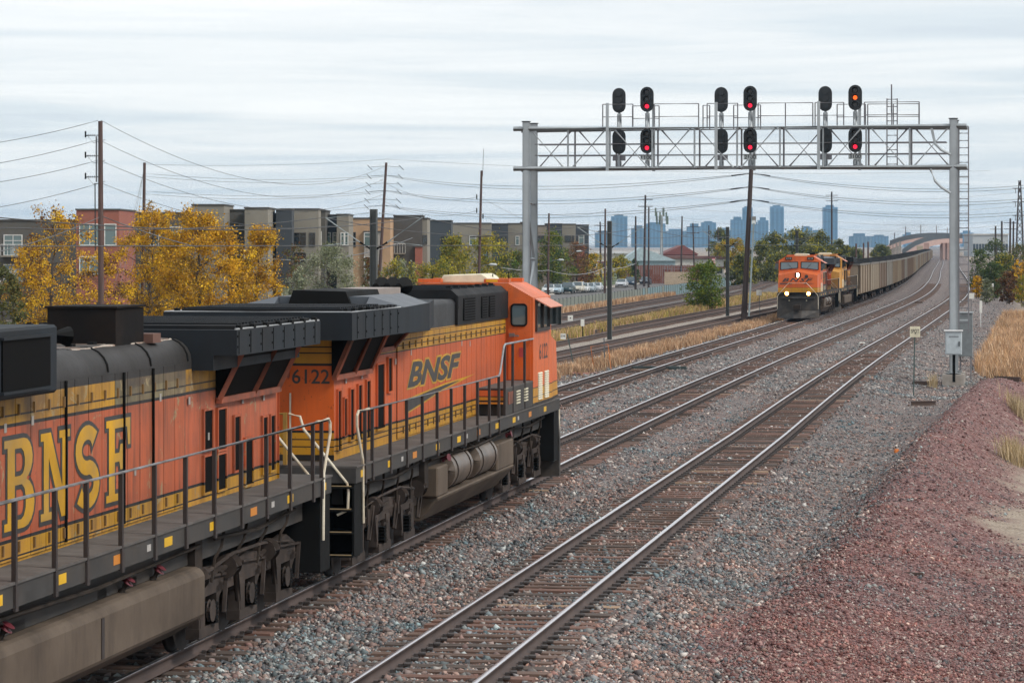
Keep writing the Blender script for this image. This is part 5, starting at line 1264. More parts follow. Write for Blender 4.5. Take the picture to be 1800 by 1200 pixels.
FP = []
for (pt, py, pb, Y, r, lab) in FARP:
    S = upole(lab, pt, py, pb, Y, r, pole2 if Y > 450 else polem); FP.append(S)
    if py in (343, 392, 390, 337, 384, 397): 
        for dz in (0.8, 2.0):
            m = MB(); c = rel(S, pt, py, Y); m.box(c.x-1.3, c.x+1.3, -.25, -.08, c.z-dz-.06, c.z-dz+.06); m.build('crossarm', pole2, S)
street_arm(FP[0], 965, 462, 400, 1.1, .4); street_arm(FP[0], 965, 455, 400, -1.6, .8); street_arm(FP[1], 1063, 450, 430, -3.2, .7)
for (ya, nm) in ((376, 'upper'), (398, 'lower')):
    wire_obj('power_line', '%s wire along the street poles' % nm, sagline(lp(965, ya, 400), lp(1064, ya-6, 430), .5)+sagline(lp(1064, ya-6, 430), lp(1199, ya+6, 560), .8)+sagline(lp(1199, ya+6, 560), lp(1262, ya+4, 700), .6), .016, wirem, 'power lines')
wire_obj('telephone_cable', 'pale sagging cable between the two street lamp poles', sagline(lp(880, 470, 330), lp(965, 475, 400), .2)+sagline(lp(965, 475, 400), lp(1064, 470, 430), .8)+sagline(lp(1064, 472, 430), lp(1117, 463, 470), .3), .03, pm('cable_pale', (.4, .4, .4), .5), 'cables')
# cell mast
S = thing('cell_mast', 'grey cellular mast with a cluster of antennas above the low roofs', 'mast', (XatY(1163, 640), 640, -2.2))
m = MB(); m.tube([(0, 0, 0), (0, 0, ZatY(378, 640)+2.2)], [.4, .25], 10); m.build('pole', galv, S)
for k in range(10):
    a = k*.628; m = MB(); zz = ZatY(380, 640)+2.2+(k % 3-1)*.9; m.box(math.cos(a)*1.3-.17, math.cos(a)*1.3+.17, math.sin(a)*1.3-.1, math.sin(a)*1.3+.1, zz-.9, zz+.9); m.build('antenna_panel', pm('antenna_green', (.13, .17, .15), .6), S)
    m = MB(); m.bar((0, 0, zz), (math.cos(a)*1.3, math.sin(a)*1.3, zz), .08); m.build('strut', galv_d, S)
# lattice transmission tower at the right edge
S = thing('lattice_tower', 'tapered lattice power tower with crossarms at the right edge', 'tower', (XatY(1792.5, 520), 520, -.4))
def zt3(py): return ZatY(py, 520)+.4
m = MB(); hh = zt3(317); cor = []
for (sx, sy) in ((-1, -1), (1, -1), (1, 1), (-1, 1)):
    q = MB(); q.bar((sx*.75, sy*.75, 0), (sx*.38, sy*.38, zt3(375)), .12); q.bar((sx*.38, sy*.38, zt3(375)), (sx*.14, sy*.14, hh), .12); q.build('tower_leg', pole2, S)
for k in range(14):
    z0_, z1_ = hh*k/14, hh*(k+1)/14; w0, w1 = .75-.6*k/14, .75-.6*(k+1)/14
    q = MB()
    for (sx, sy, ex, ey) in ((-1, -1, 1, -1), (1, -1, 1, 1), (1, 1, -1, 1), (-1, 1, -1, -1)): q.bar((sx*w0, sy*w0, z0_), (ex*w1, ey*w1, z1_), .06); q.bar((ex*w0, ey*w0, z0_), (sx*w1, sy*w1, z1_), .06)
    o = q.build('lacing', pole2, S)
for py in (331, 355, 379):
    q = MB(); q.bar((-1.3, 0, zt3(py)), (1.6, 0, zt3(py)), .1); q.build('crossarm', pole2, S)
    q = MB(); q.cyl((-.75, 0, zt3(py)), (-.75, 0, zt3(py)-.9), .06, 6); q.build('insulator', porc, S)
for k, (ya, yb) in enumerate(((338, 346), (362, 368), (386, 389), (393, 402))):
    wire_obj('power_line', 'faint distant wire running left from the lattice tower, %s' % ['highest', 'second', 'third', 'lowest'][k], sagline(lp(1788, ya, 520), lp(1462, yb, 640), .9)+sagline(lp(1462, yb, 640), lp(1134, yb-8, 520), 1.0), .016, wirem, 'distant power lines')
# ================================================================== coal cars
ORD = ['first', 'second', 'third', 'fourth', 'fifth', 'sixth', 'seventh', 'eighth', 'ninth', 'tenth', 'eleventh', 'twelfth', 'thirteenth', 'fourteenth', 'fifteenth', 'sixteenth', 'seventeenth', 'eighteenth', 'nineteenth', 'twentieth']
ORD += ['twenty-'+q for q in ORD[:9]]+['thirtieth']+['thirty-'+q for q in ORD[:9]]+['fortieth']+['forty-'+q for q in ORD[:9]]
coalm = pm('coal', (0.006, 0.006, 0.007), 0.85, var=.4, scale=4, bump=.6, spec=.08)
CARM = [pm('car_tan', (.225, .175, .125), .65, var=.15, dirt=(.2, .15, .11), damt=.5, stretch=(1, 1, .2)), pm('car_grey', (.25, .235, .21), .6, .1, var=.12, dirt=(.2, .17, .14), damt=.5, stretch=(1, 1, .2)), pm('car_brown', (.165, .12, .09), .7, var=.15, dirt=(.14, .1, .08), damt=.5, stretch=(1, 1, .2)), pm('car_buff', (.27, .225, .17), .6, var=.12, dirt=(.22, .17, .12), damt=.5, stretch=(1, 1, .2))]
CARW = ['tan', 'pale grey', 'brown', 'buff']
def coal_car(k):
    S = thing('coal_car', 'coal car', 'rail car', group='coal cars of the oncoming train')
    mb = MB(); L = 7.7
    mb.prism([(-1.5, 1.05), (-1.55, 1.15), (-1.55, 3.6), (-1.44, 3.6), (-1.44, 1.2), (1.44, 1.2), (1.44, 3.6), (1.55, 3.6), (1.55, 1.15), (1.5, 1.05)], 'y', -L, L)
    for s in (-1, 1): mb.hexa([(-1.54, s*L, 1.5), (1.54, s*L, 1.5), (1.54, s*(L-.08), 1.5), (-1.54, s*(L-.08), 1.5), (-1.54, s*L, 3.6), (1.54, s*L, 3.6), (1.54, s*(L-.08), 3.6), (-1.54, s*(L-.08), 3.6)])
    b = mb.build('tub', CARM[k], S)
    m = MB()
    for s in (-1, 1): m.box(min(s*1.5, s*1.62), max(s*1.5, s*1.62), -L, L, 3.55, 3.68); m.box(-1.6, 1.6, min(s*(L-.1), s*(L+.05)), max(s*(L-.1), s*(L+.05)), 3.55, 3.68)
    m.build('top_rim', pm('car_rim', (.13, .115, .1), .6), b)
    for s in (-1, 1):
        for q in (-7.55, -3.8, 0, 3.8, 7.55):
            m = MB(); m.box(min(s*1.55, s*1.66), max(s*1.55, s*1.66), q-.08, q+.08, 1.1, 3.55); m.build('side_post', CARM[k], b)
    m = MB(); n = 10
    for i in range(n):
        y0, y1 = -L+.1+(2*L-.2)*i/n, -L+.1+(2*L-.2)*(i+1)/n; h0 = 3.86+.12*math.sin(i*2.1+k) if 0 < i else 3.6; h1 = 3.86+.12*math.sin((i+1)*2.1+k) if i+1 < n else 3.6
        m.hexa([(-1.42, y0, 3.3), (1.42, y0, 3.3), (1.42, y1, 3.3), (-1.42, y1, 3.3), (-.8, y0, h0), (.8, y0, h0), (.8, y1, h1), (-.8, y1, h1)])
        m.hexa([(-1.43, y0, 3.2), (1.43, y0, 3.2), (1.43, y1, 3.2), (-1.43, y1, 3.2), (-1.43, y0, 3.52), (1.43, y0, 3.52), (1.43, y1, 3.52), (-1.43, y1, 3.52)])
    m.build('coal_load', coalm, S)
    m = MB(); m.box(-.3, .3, -L-.5, L+.5, .8, 1.06); m.box(-1.2, 1.2, -.4, .4, .75, 1.04); m.build('sill', undm, S)
    for yc in (-6.0, 6.0):
        m = MB()
        for s in (-1, 1): m.prism([(yc-1.2, .5), (yc-.9, .78), (yc+.9, .78), (yc+1.2, .5), (yc+.7, .3), (yc-.7, .3)], 'x', min(s*.95, s*1.08), max(s*.95, s*1.08))
        m.box(-1, 1, yc-.25, yc+.25, .45, .85); t_ = m.build('truck', truckm, S)
        for ay in (-.9, .9):
            w_ = MB()
            for s in (-1, 1): w_.cyl((s*.69, yc+ay, .46), (s*.82, yc+ay, .46), .46, 14)
            w_.cyl((-.69, yc+ay, .46), (.69, yc+ay, .46), .09, 6); w_.build('wheelset', wheelm, t_)
    return S
protos = {}
y = 257.6; seq = [0, 3, 2, 1, 0, 3, 2, 1, 2, 2, 2, 0, 3, 1, 1, 0, 2, 3, 1, 0]
for i in range(45):
    k = seq[i % 20]; yc = y+8.1
    if k in protos: o = copy_tree(protos[k])
    else: o = coal_car(k); protos[k] = o
    o.location = track_pt(T3, yc); o.rotation_euler = (0, 0, heading(T3, yc)); o['label'] = '%s loaded coal car, %s behind the locomotives' % (CARW[k], ORD[i]); y += 16.25
# ================================================================== overpass
pink = pm('bridge_pink_concrete', (.40, .27, .235), .8, var=.12, scale=.4); pinkd = pm('bridge_red_panel', (.30, .12, .11), .8); tanw = pm('bridge_tan', (.40, .34, .25), .8)
def flyover(name, label, pts, dk, tail=0):
    S = thing(name, label, 'bridge')
    P = [Vector(lp(a, b, Y)) for a, b, Y in pts]
    deck = MB(); rl = MB(); W = 9.0
    for i in range(len(P)-1):
        a, b = P[i], P[i+1]
        deck.hexa([a+Vector((0, 0, -dk)), a+Vector((0, W, -dk)), b+Vector((0, W, -dk)), b+Vector((0, 0, -dk)), a, a+Vector((0, W, 0)), b+Vector((0, W, 0)), b])
        rl.hexa([a+Vector((0, -.1, .02)), a+Vector((0, .1, .02)), b+Vector((0, .1, .02)), b+Vector((0, -.1, .02)), a+Vector((0, -.1, 1.7)), a+Vector((0, .1, 1.7)), b+Vector((0, .1, 1.7)), b+Vector((0, -.1, 1.7))])
    deck.build('deck', pink, S); rl.build('railing', pm('railing_dark', (.018, .028, .036), .6), S)
    return S
S = flyover('rail_overpass', 'pink concrete overpass with dark railing arching over the far tracks', [(1586, 449, 830), (1597, 440, 870), (1610, 432, 920), (1625, 426, 980), (1642, 421.5, 1040), (1662, 419.5, 1100), (1692, 419, 1160)], 2.0)
for (px, yb, Y, w_, mt) in ((1659.5, 462, 1075, .7, pink), (1667.5, 461, 1085, .8, pink), (1611.5, 458, 925, 3.2, tanw), (1624, 456, 975, 2.8, pink)):
    m = MB(); x = XatY(px, Y); m.box(x-w_/2*1.25, x+w_/2*1.25, Y+.2, Y+7.5, -1, ZatY(432 if Y < 960 else 427, Y)); m.build('pier', mt, S)
m = MB(); a, b = lp(1587, 452, 834), lp(1609, 434, 912); m.hexa([(a[0], a[1], -1), (b[0], b[1], -1), (b[0], b[1]+6, -1), (a[0], a[1]+6, -1), (a[0], a[1], a[2]-1.4), (b[0], b[1], b[2]-1.6), (b[0], b[1]+6, b[2]-1.6), (a[0], a[1]+6, a[2]-1.4)]); m.build('retaining_wall', pinkd, S)
S = flyover('rail_overpass', 'rear ramp of the overpass curving up from the left', [(1564, 432, 960), (1578, 426.5, 1010), (1594, 422, 1070), (1612, 418.5, 1130), (1632, 416.5, 1200), (1655, 416, 1280), (1690, 417, 1380)], 1.2)
for k, px in enumerate((1568, 1575, 1582)):
    m = MB(); Y = 975+20*k; x = XatY(px, Y); m.box(x-.6, x+.6, Y+1, Y+3, -1, ZatY(428-2*k, Y)); m.build('pier', conc, S)
for k, (px, pt, Y) in enumerate(((1575, 409, 1000), (1594.5, 398, 1070), (1621, 395, 1160), (1648.5, 396, 1240), (1667.5, 400, 1300))):
    z0 = ZatY(420, Y); S = thing('catenary_pole', 'slim pole standing on the overpass, %s from the left' % ORD[k], 'pole', (XatY(px, Y), Y+4, z0), 0, 'poles on the overpass')
    m = MB(); m.cyl((0, 0, -.6), (0, 0, ZatY(pt, Y)-z0), .16, 8); m.build('mast', galv_d, S)
    m = MB(); m.bar((-1.6, 0, ZatY(pt+3, Y)-z0), (1.6, 0, ZatY(pt+3, Y)-z0), .08); m.build('arm', galv_d, S)

# ================================================================== fence, street, pavement
FEN = thing('panel_fence', 'long grey green panel fence between yard tracks and street', 'fence')
fm = [pm('fence_sage', (.165, .185, .165), .7, var=.15, scale=.6), pm('fence_blue_grey', (.13, .20, .22), .65, var=.15, scale=.6)]
fpost = pm('fence_post', (.06, .075, .08), .6)
def fpt(Y): return Vector((float(T7(Y))-7.0, Y, -.92))
Y = 244.0; k = 0
while Y < 455:
    a, b = fpt(Y), fpt(Y+2.45); m = MB(); d = Vector((.015, 0, 0)); up = Vector((0, 0, 1.28+random.uniform(-.02, .02)))
    m.hexa([a-d, a+d, b+d, b-d, a-d+up, a+d+up, b+d+up, b-d+up]); m.build('fence_panel', fm[0 if Y < 335 or (k % 7 == 3 and Y < 370) else 1], FEN)
    m = MB(); m.box(a.x-.05, a.x+.05, a.y-.05, a.y+.05, -1.0, .42); m.build('fence_post', fpost, FEN); Y += 2.5; k += 1
asph = pm('asphalt_street', (.105, .10, .098), .85, var=.2, scale=.5); walk = pm('pavement_concrete', (.36, .33, .29), .85, var=.15, scale=.6)
def strip(name, o0, o1_, y0, y1, z, mat, label, thick=0.0, step=6):
    Ys = np.arange(y0, y1+.1, step); V = []; Fq = []
    for y in Ys: V += [(float(T7(y))+o0, y, z), (float(T7(y))+o1_, y, z)]
    n = len(Ys)
    if thick:
        for y in Ys: V += [(float(T7(y))+o0, y, z-thick), (float(T7(y))+o1_, y, z-thick)]
    for i in range(n-1):
        Fq.append((2*i, 2*i+1, 2*i+3, 2*i+2))
        if thick: Fq.append((2*i+1, 2*n+2*i+1, 2*n+2*i+3, 2*i+3)); Fq.append((2*i, 2*i+2, 2*n+2*i+2, 2*n+2*i))
    o = np_mesh(name, V, Fq, mat); return tag(o, label, name.split('_')[-1], kind='structure')
strip('street', -31.5, -18.3, 130, 760, -2.0, asph, 'asphalt street behind the fence')
strip('pavement', -34.0, -31.6, 130, 760, -1.86, walk, 'pale pavement on the far side of the street', .22)
strip('kerb', -18.2, -17.8, 130, 760, -1.88, walk, 'kerb on the near side of the street', .22)
lawn = pm('lawn_green', (.075, .095, .035), .95, var=.3, scale=.4)
strip('lawn', -60, -34.1, 130, 760, -1.93, lawn, 'lawn before the apartment houses')
# cream wall with a railing by the street end, and the one behind the oncoming locomotive
for nm, pa, pb, yt, Yw, lab in (('a', 1168, 1216, 478, 545, 'low cream wall with a grey railing at the street bend'), ('b', 1345, 1372, 478, 470, 'cream retaining wall with railing left of the oncoming locomotive')):
    S = thing('parapet_wall', lab, 'wall', (XatY(pa, Yw), Yw, -2.2)); L = XatY(pb, Yw)-XatY(pa, Yw); zt4 = ZatY(yt, Yw)+2.2
    m = MB(); m.box(0, L, 0, .3, 0, zt4); m.build('wall', pm('wall_cream', (.42, .33, .24), .85), S)
    n = 8
    for i in range(n+1):
        m = MB(); m.box(L*i/n-.04, L*i/n+.04, .1, .18, zt4, zt4+1.05); m.build('railing_post', galv_d, S)
    for zz in (.55, 1.02):
        m = MB(); m.box(0, L, .11, .17, zt4+zz, zt4+zz+.06); m.build('rail', galv_d, S)
# ================================================================== parked cars
tyre = pm('tyre', (.015, .015, .015), .8); chrome = pm('wheel_rim', (.4, .4, .42), .35, .8); carglass = glassmat('car_glass', (.04, .06, .07), .05)
headl = pm('head_lamp', (.6, .62, .63), .2); plate = pm('grille_dark', (.02, .02, .02), .5)
def car(label, px, py, col, suv=False, rz_off=0.0):
    Y = F*(H+2.0)/(py-YH); X = XatY(px, Y)
    S = thing('parked_car', label, 'car', (X, Y, -2.0), heading(T7, Y)+math.pi+rz_off, 'cars parked along the street')
    hgt = 1.72 if suv else 1.48; w_ = .92
    cm = pm('car_paint_%d' % int(col[0]*1000+col[1]*100+col[2]*7777), col, .28, .2, var=.06)
    m = MB()    # lower body, front at +y
    sec = [(-2.25, .32), (-2.3, .62), (-2.2, .92), (-1.2, .98), (1.05, .98), (1.9, .86), (2.25, .70), (2.28, .42), (2.2, .28)]
    if suv: sec = [(-2.25, .38), (-2.3, .7), (-2.25, 1.08), (-1.2, 1.1), (1.05, 1.1), (2.0, 1.02), (2.25, .86), (2.3, .5), (2.2, .34)]
    m.prism(sec, 'x', -w_, w_); b = m.build('body', cm, S, bevel=.06, smooth=True)
    zb5 = 1.09 if suv else .97; yb = -2.1 if suv else -1.75; yb2 = -1.9 if suv else -1.1
    m = MB(); m.hexa([(-.86, yb, zb5), (.86, yb, zb5), (.86, 1.1, zb5), (-.86, 1.1, zb5), (-.68, yb2, hgt), (.68, yb2, hgt), (.68, .2, hgt), (-.68, .2, hgt)]); m.build('roof', cm, S, bevel=.04, smooth=True)
    def pane(p0, p1, p2, p3, n):
        c = (Vector(p0)+Vector(p1)+Vector(p2)+Vector(p3))/4; q = [c+(Vector(p)-c)*.88+Vector(n)*.015 for p in (p0, p1, p2, p3)]
        m = MB(); m.quad(q); m.build('window', carglass, S)
    pane((-.86, 1.1, zb5), (.86, 1.1, zb5), (.68, .2, hgt), (-.68, .2, hgt), (0, .5, .8)); pane((.86, yb, zb5), (-.86, yb, zb5), (-.68, yb2, hgt), (.68, yb2, hgt), (0, -.6, .6))
    for s in (-1, 1): pane((s*.86, yb, zb5), (s*.86, 1.1, zb5), (s*.68, .2, hgt), (s*.68, yb2, hgt), (s*.9, 0, .4))
    for s in (-1, 1):
        for yy in (-1.4, 1.42):
            q = MB(); q.cyl((s*.74, yy, .33), (s*.95, yy, .33), .33, 16); wl = q.build('wheel', tyre, S); q = MB(); q.cyl((s*.951, yy, .33), (s*.96, yy, .33), .2, 12); q.build('rim', chrome, wl)
        q = MB(); zz = .78 if suv else .66; q.box(min(s*.5, s*.86), max(s*.5, s*.86), 2.14, 2.27, zz, zz+.14); q.build('head_lamp', headl, S)
        q = MB(); q.box(min(s*.9, s*1.06), max(s*.9, s*1.06), .75, .9, zb5, zb5+.14); q.build('mirror', cm, S)
    q = MB(); q.box(-.45, .45, 2.2, 2.3, .45, .62); q.build('front_grille', plate, S)
for a in (('white car half hidden by the street pole near the cab roof', 966, 517, (.55, .57, .58)), ('pale blue car right of the half hidden white car', 979, 517, (.35, .45, .52)), ('dark teal minivan, widest of the parked row', 998, 516.5, (.02, .045, .05), True), ('cream pickup sized car right of the teal minivan', 1016, 515, (.55, .52, .44), True), ('white hatchback squeezed in the middle of the row', 1026, 514.5, (.6, .62, .63)), ('silver blue car before the last silver one', 1036, 514, (.3, .37, .41)),
          ('silver sedan at the right end of the long parked row', 1048, 513, (.5, .53, .56)), ('pale silver sedan parked alone right of the street pole', 1093, 505.5, (.5, .53, .56)), ('dark blue car behind the pale silver sedan', 1108, 504, (.03, .055, .09), True), ('dark grey sedan right of the thick pole', 1135, 500.5, (.06, .07, .09)), ('black car farthest up the street', 1152, 498, (.03, .03, .045), True)): car(*a)

# ================================================================== apartment houses
taupe = pm('stucco_taupe', (.225, .205, .17), .85, var=.08, scale=.3); taupe_d = pm('stucco_dark', (.092, .086, .076), .85, var=.1, scale=.3); navy = pm('siding_navy', (.045, .052, .062), .75, var=.1, scale=.3)
brick, t = newmat('brick_red')
tcb = t.n('ShaderNodeTexCoord').outputs['Object']; bw = t.n('ShaderNodeTexBrick', {'Vector': t.n('ShaderNodeMapping', {'Vector': tcb, 'Rotation': (math.pi/2, 0, 0)}).outputs[0], 'Scale': 3.0, 'Color1': (.30, .095, .065, 1), 'Color2': (.25, .08, .055, 1), 'Mortar': (.33, .2, .16, 1), 'Mortar Size': .01})
t.out(bw.outputs[0], .85)
tanb = pm('brick_tan', (.42, .27, .16), .85, var=.1, scale=.5); wfr = pm('window_frame_white', (.6, .6, .58), .6); pane_m = glassmat('pane_green_grey', (.10, .15, .15), .08); pane_d = glassmat('pane_dark', (.02, .025, .028), .08); cap = pm('parapet_cap', (.07, .065, .06), .7)
def house(label, blocks, wins, Y0):
    S = thing('apartment_house', label, 'building', (XatY(blocks[0][0], Y0), Y0, -2.1))
    org = S.location
    for (a, b, top, Y, mt, dep) in blocks:
        m = MB(); x0, x1 = XatY(a, Y)-org.x, XatY(b, Y)-org.x; zt5 = ZatY(top, Y)-org.z
        m.box(x0, x1, Y-org.y, Y-org.y+dep, -.3, zt5); w_ = m.build('wall', mt, S)
        m = MB(); m.box(x0-.08, x1+.08, Y-org.y-.1, Y-org.y+dep+.05, zt5, zt5+.14); m.build('parapet_cap', cap, w_)
    for (a, b, t0, t1, Y, kind) in wins:
        x0, x1 = XatY(a, Y)-org.x, XatY(b, Y)-org.x; z1, z0 = ZatY(t0, Y)-org.z, ZatY(t1, Y)-org.z; yy = Y-org.y
        m = MB(); m.box(x0, x1, yy-.03, yy+.02, z0, z1); g = m.build('window', pane_d if kind == 'd' else pane_m, S)
        fw = .09 if kind != 'd' else .07; f = MB()
        f.box(x0-fw, x0, yy-.08, yy, z0-fw, z1+fw); f.box(x1, x1+fw, yy-.08, yy, z0-fw, z1+fw); f.box(x0, x1, yy-.08, yy, z1, z1+fw); f.box(x0, x1, yy-.08, yy, z0-fw, z0)
        nn = max(1, int(round((x1-x0)/.75)))
        for i in range(1, nn): q = x0+(x1-x0)*i/nn; f.box(q-.035, q+.035, yy-.07, yy-.031, z0, z1)
        f.box(x0, x1, yy-.068, yy-.033, z0+(z1-z0)*.72, z0+(z1-z0)*.72+.06)
        f.build('frame', wfr if kind != 'd' else cap, g)
        if kind == 'b':
            r = MB(); r.box(x0-.2, x1+.2, yy-1.2, yy-.09, z0-.2, z0-.05); bal = r.build('balcony', taupe, S)
            n = 6
            for i in range(n+1): r = MB(); q = x0-.2+(x1-x0+.4)*i/n; r.box(q-.02, q+.02, yy-1.18, yy-1.14, z0-.05, z0+1.0); r.build('baluster', wfr, bal)
            r = MB(); r.box(x0-.2, x1+.2, yy-1.19, yy-1.13, z0+1.0, z0+1.06); r.build('rail', wfr, bal)
house('dark stucco apartment house with a brick red tower at the far left', [(-60, 136, 388, 292, taupe_d, 14), (134, 209.5, 369.5, 274, brick, 12), (205, 340, 375.5, 290, taupe_d, 14)],
      [(8, 38, 414, 448, 292, 'b'), (8, 38, 466, 495, 292, 'b'), (141, 175, 395, 430, 274, 'w'), (141, 175, 452, 481, 274, 'w'), (185, 203, 395, 430, 274, 'w'), (211, 225, 402, 425, 290, 'w'), (211, 225, 456, 480, 290, 'w'), (264, 278, 394, 430, 290, 'w'), (264, 278, 455, 480, 290, 'w'), (300, 318, 400, 430, 290, 'w')], 292)
house('taupe and navy apartment house with stepped bays above the yellow trees', [(337.5, 394, 361, 300, taupe, 10), (392, 452, 370, 306, taupe_d, 10), (430, 471, 366.5, 303, taupe, 9), (470, 494, 377, 312, navy, 10), (485, 513, 369, 309, navy, 3), (494, 560, 368.5, 314, taupe, 10), (558, 572, 371, 318, taupe_d, 8), (571, 597, 379, 322, navy, 10), (592, 613, 378, 320, taupe, 9)],
      [(486, 492, 404, 418, 312, 'w'), (505, 513, 404, 422, 314, 'd'), (517, 537, 410, 432, 314, 'd'), (545, 553, 410, 432, 314, 'd'), (560, 564, 408, 430, 318, 'w'), (574, 580, 410, 432, 322, 'w'), (586, 591, 410, 425, 322, 'w'), (600, 604, 410, 430, 320, 'w'), (607, 611, 410, 430, 320, 'w'), (517, 537, 445, 462, 314, 'd'), (430, 445, 440, 460, 303, 'w')], 300)
house('tan brick apartment block with teal glass behind the first catenary pole', [(613, 686, 384.5, 336, tanb, 12), (640, 672, 408, 335.7, conc, 2)], [(615, 624.5, 409, 433, 336, 'd'), (641, 661, 410, 432, 335.7, 'w'), (641, 661, 452, 472, 335.7, 'w')], 336)
house('taupe apartment bay with balconies and flat roof canopy', [(686, 751, 384.5, 346, taupe, 12), (692, 742, 380, 345, cap, 9), (729.5, 742, 434, 344.5, brick, 2), (730, 741, 391, 345.2, navy, 2)],
      [(688, 710, 414, 444, 346, 'b'), (715, 727, 407, 434, 346, 'w'), (744, 750, 414, 428, 346, 'd'), (688, 710, 455, 480, 346, 'b')], 346)
house('long dark and taupe apartment row ending at the street poles', [(750.5, 793, 388.5, 430, navy, 12), (792, 863, 393, 450, taupe, 12), (862, 893, 394, 465, navy, 12), (892, 921, 393.5, 475, taupe, 12), (915, 936, 391.5, 485, brick, 10), (936, 961, 397, 495, taupe, 12), (959, 988, 394, 505, navy, 12), (985, 1012, 394.5, 515, taupe, 12), (1011, 1035, 396, 530, navy, 12), (1014, 1027, 430, 529.5, brick, 2)],
      [(775, 785, 416, 432, 430, 'd'), (800, 810, 416, 432, 450, 'd'), (826, 836, 415, 430, 450, 'w'), (872, 878, 416, 432, 465, 'd'), (884, 889, 416, 432, 465, 'd'), (907, 912, 416, 430, 475, 'w'), (942, 958, 415, 425, 495, 'd'), (970, 978, 415, 430, 505, 'w'), (994, 1003, 415, 425, 515, 'd'), (1006, 1009, 415, 425, 515, 'd'), (1018, 1026, 414, 428, 530, 'w'), (775, 785, 445, 460, 430, 'd'), (850, 858, 440, 455, 450, 'w')], 430)
# ================================================================== low buildings beyond the street
def shed(label, a, b, top, Y, dep, wall, roof, base=-2.2, gable=0.0, stripe=None, wins=0):
    S = thing('low_building', label, 'building', (XatY(a, Y), Y, base)); L = XatY(b, Y)-XatY(a, Y); hh = ZatY(top, Y)-base
    m = MB(); m.box(0, L, 0, dep, 0, hh); m.build('wall', wall, S)
    m = MB()
    if gable: m.prism([(-.4, hh-.05), (L+.4, hh-.05), (L*gable, hh+2.6)], 'y', -.5, dep+.5)
    else: m.box(-.4, L+.4, -.5, dep+.5, hh+.01, hh+.6)
    m.build('roof', roof, S)
    if stripe: m = MB(); m.box(0, L, -.06, -.005, hh*.55, hh*.62); m.build('trim', stripe, S)
    for i in range(wins):
        m = MB(); x = L*(i+.5)/wins; m.box(x-.6, x+.6, -.05, -.004, hh*.3, hh*.6); m.build('window', pane_d, S)
    return S
offw = pm('wall_offwhite', (.5, .48, .44), .8); redr = pm('roof_dark_red', (.16, .055, .05), .8); blug = pm('wall_pale_blue', (.30, .40, .43), .7); brn = pm('board_red_brown', (.17, .06, .04), .85, stretch=(6, 1, .1), var=.3)
shed('long off white industrial building with red trim, far behind the parked cars', 1037, 1158, 446, 760, 25, offw, pm('roof_pale', (.55, .56, .57), .7), stripe=redr, wins=9)
shed('dark red roofed warehouse between the street poles', 1164, 1226, 447, 820, 25, pm('wall_maroon', (.2, .08, .07), .8), redr, gable=.6, wins=5)
shed('long beige low building with flat roof behind the red board fence', 1158, 1272, 455, 640, 16, offw, pm('roof_brown', (.15, .08, .07), .8), stripe=redr, wins=8)
shed('pale blue gabled building before the warehouses', 1094, 1187, 458, 585, 12, blug, pm('roof_blue_grey', (.35, .44, .47), .6), gable=.35, wins=3)
S = thing('board_fence', 'red brown board fence in front of the pale blue building', 'fence', (XatY(1090, 560), 560, -2.1)); L = XatY(1232, 560)-XatY(1090, 560); n = 46
for i in range(n):
    m = MB(); m.box(L*i/n+.02, L*(i+1)/n-.02, 0, .05, 0, ZatY(466, 560)+2.1+random.uniform(-.05, .05)); m.build('board', brn, S)
shed('grey white block at the horizon right of the bridge ladder', 1710, 1772, 413, 1500, 30, pm('wall_pale_grey', (.38, .4, .41), .8), offw, base=-1, wins=12)
# flag
S = thing('flag_pole', 'striped flag hanging from a pole in front of the beige building', 'flag', (XatY(1258, 600), 600, -2.1)); m = MB(); m.cyl((0, 0, 0), (0, 0, ZatY(452, 600)+2.1), .05, 6); m.build('staff', galv, S)
zf = ZatY(463, 600)+2.1
for k in range(7):
    m = MB(); m.box(-.75, -.06, -.01-.03*(k % 2), .01, zf+.18*k-.2, zf+.18*k-.02); m.build('stripe', pm('flag_red', (.45, .04, .06), .7) if k % 2 == 0 else signwhite, S)
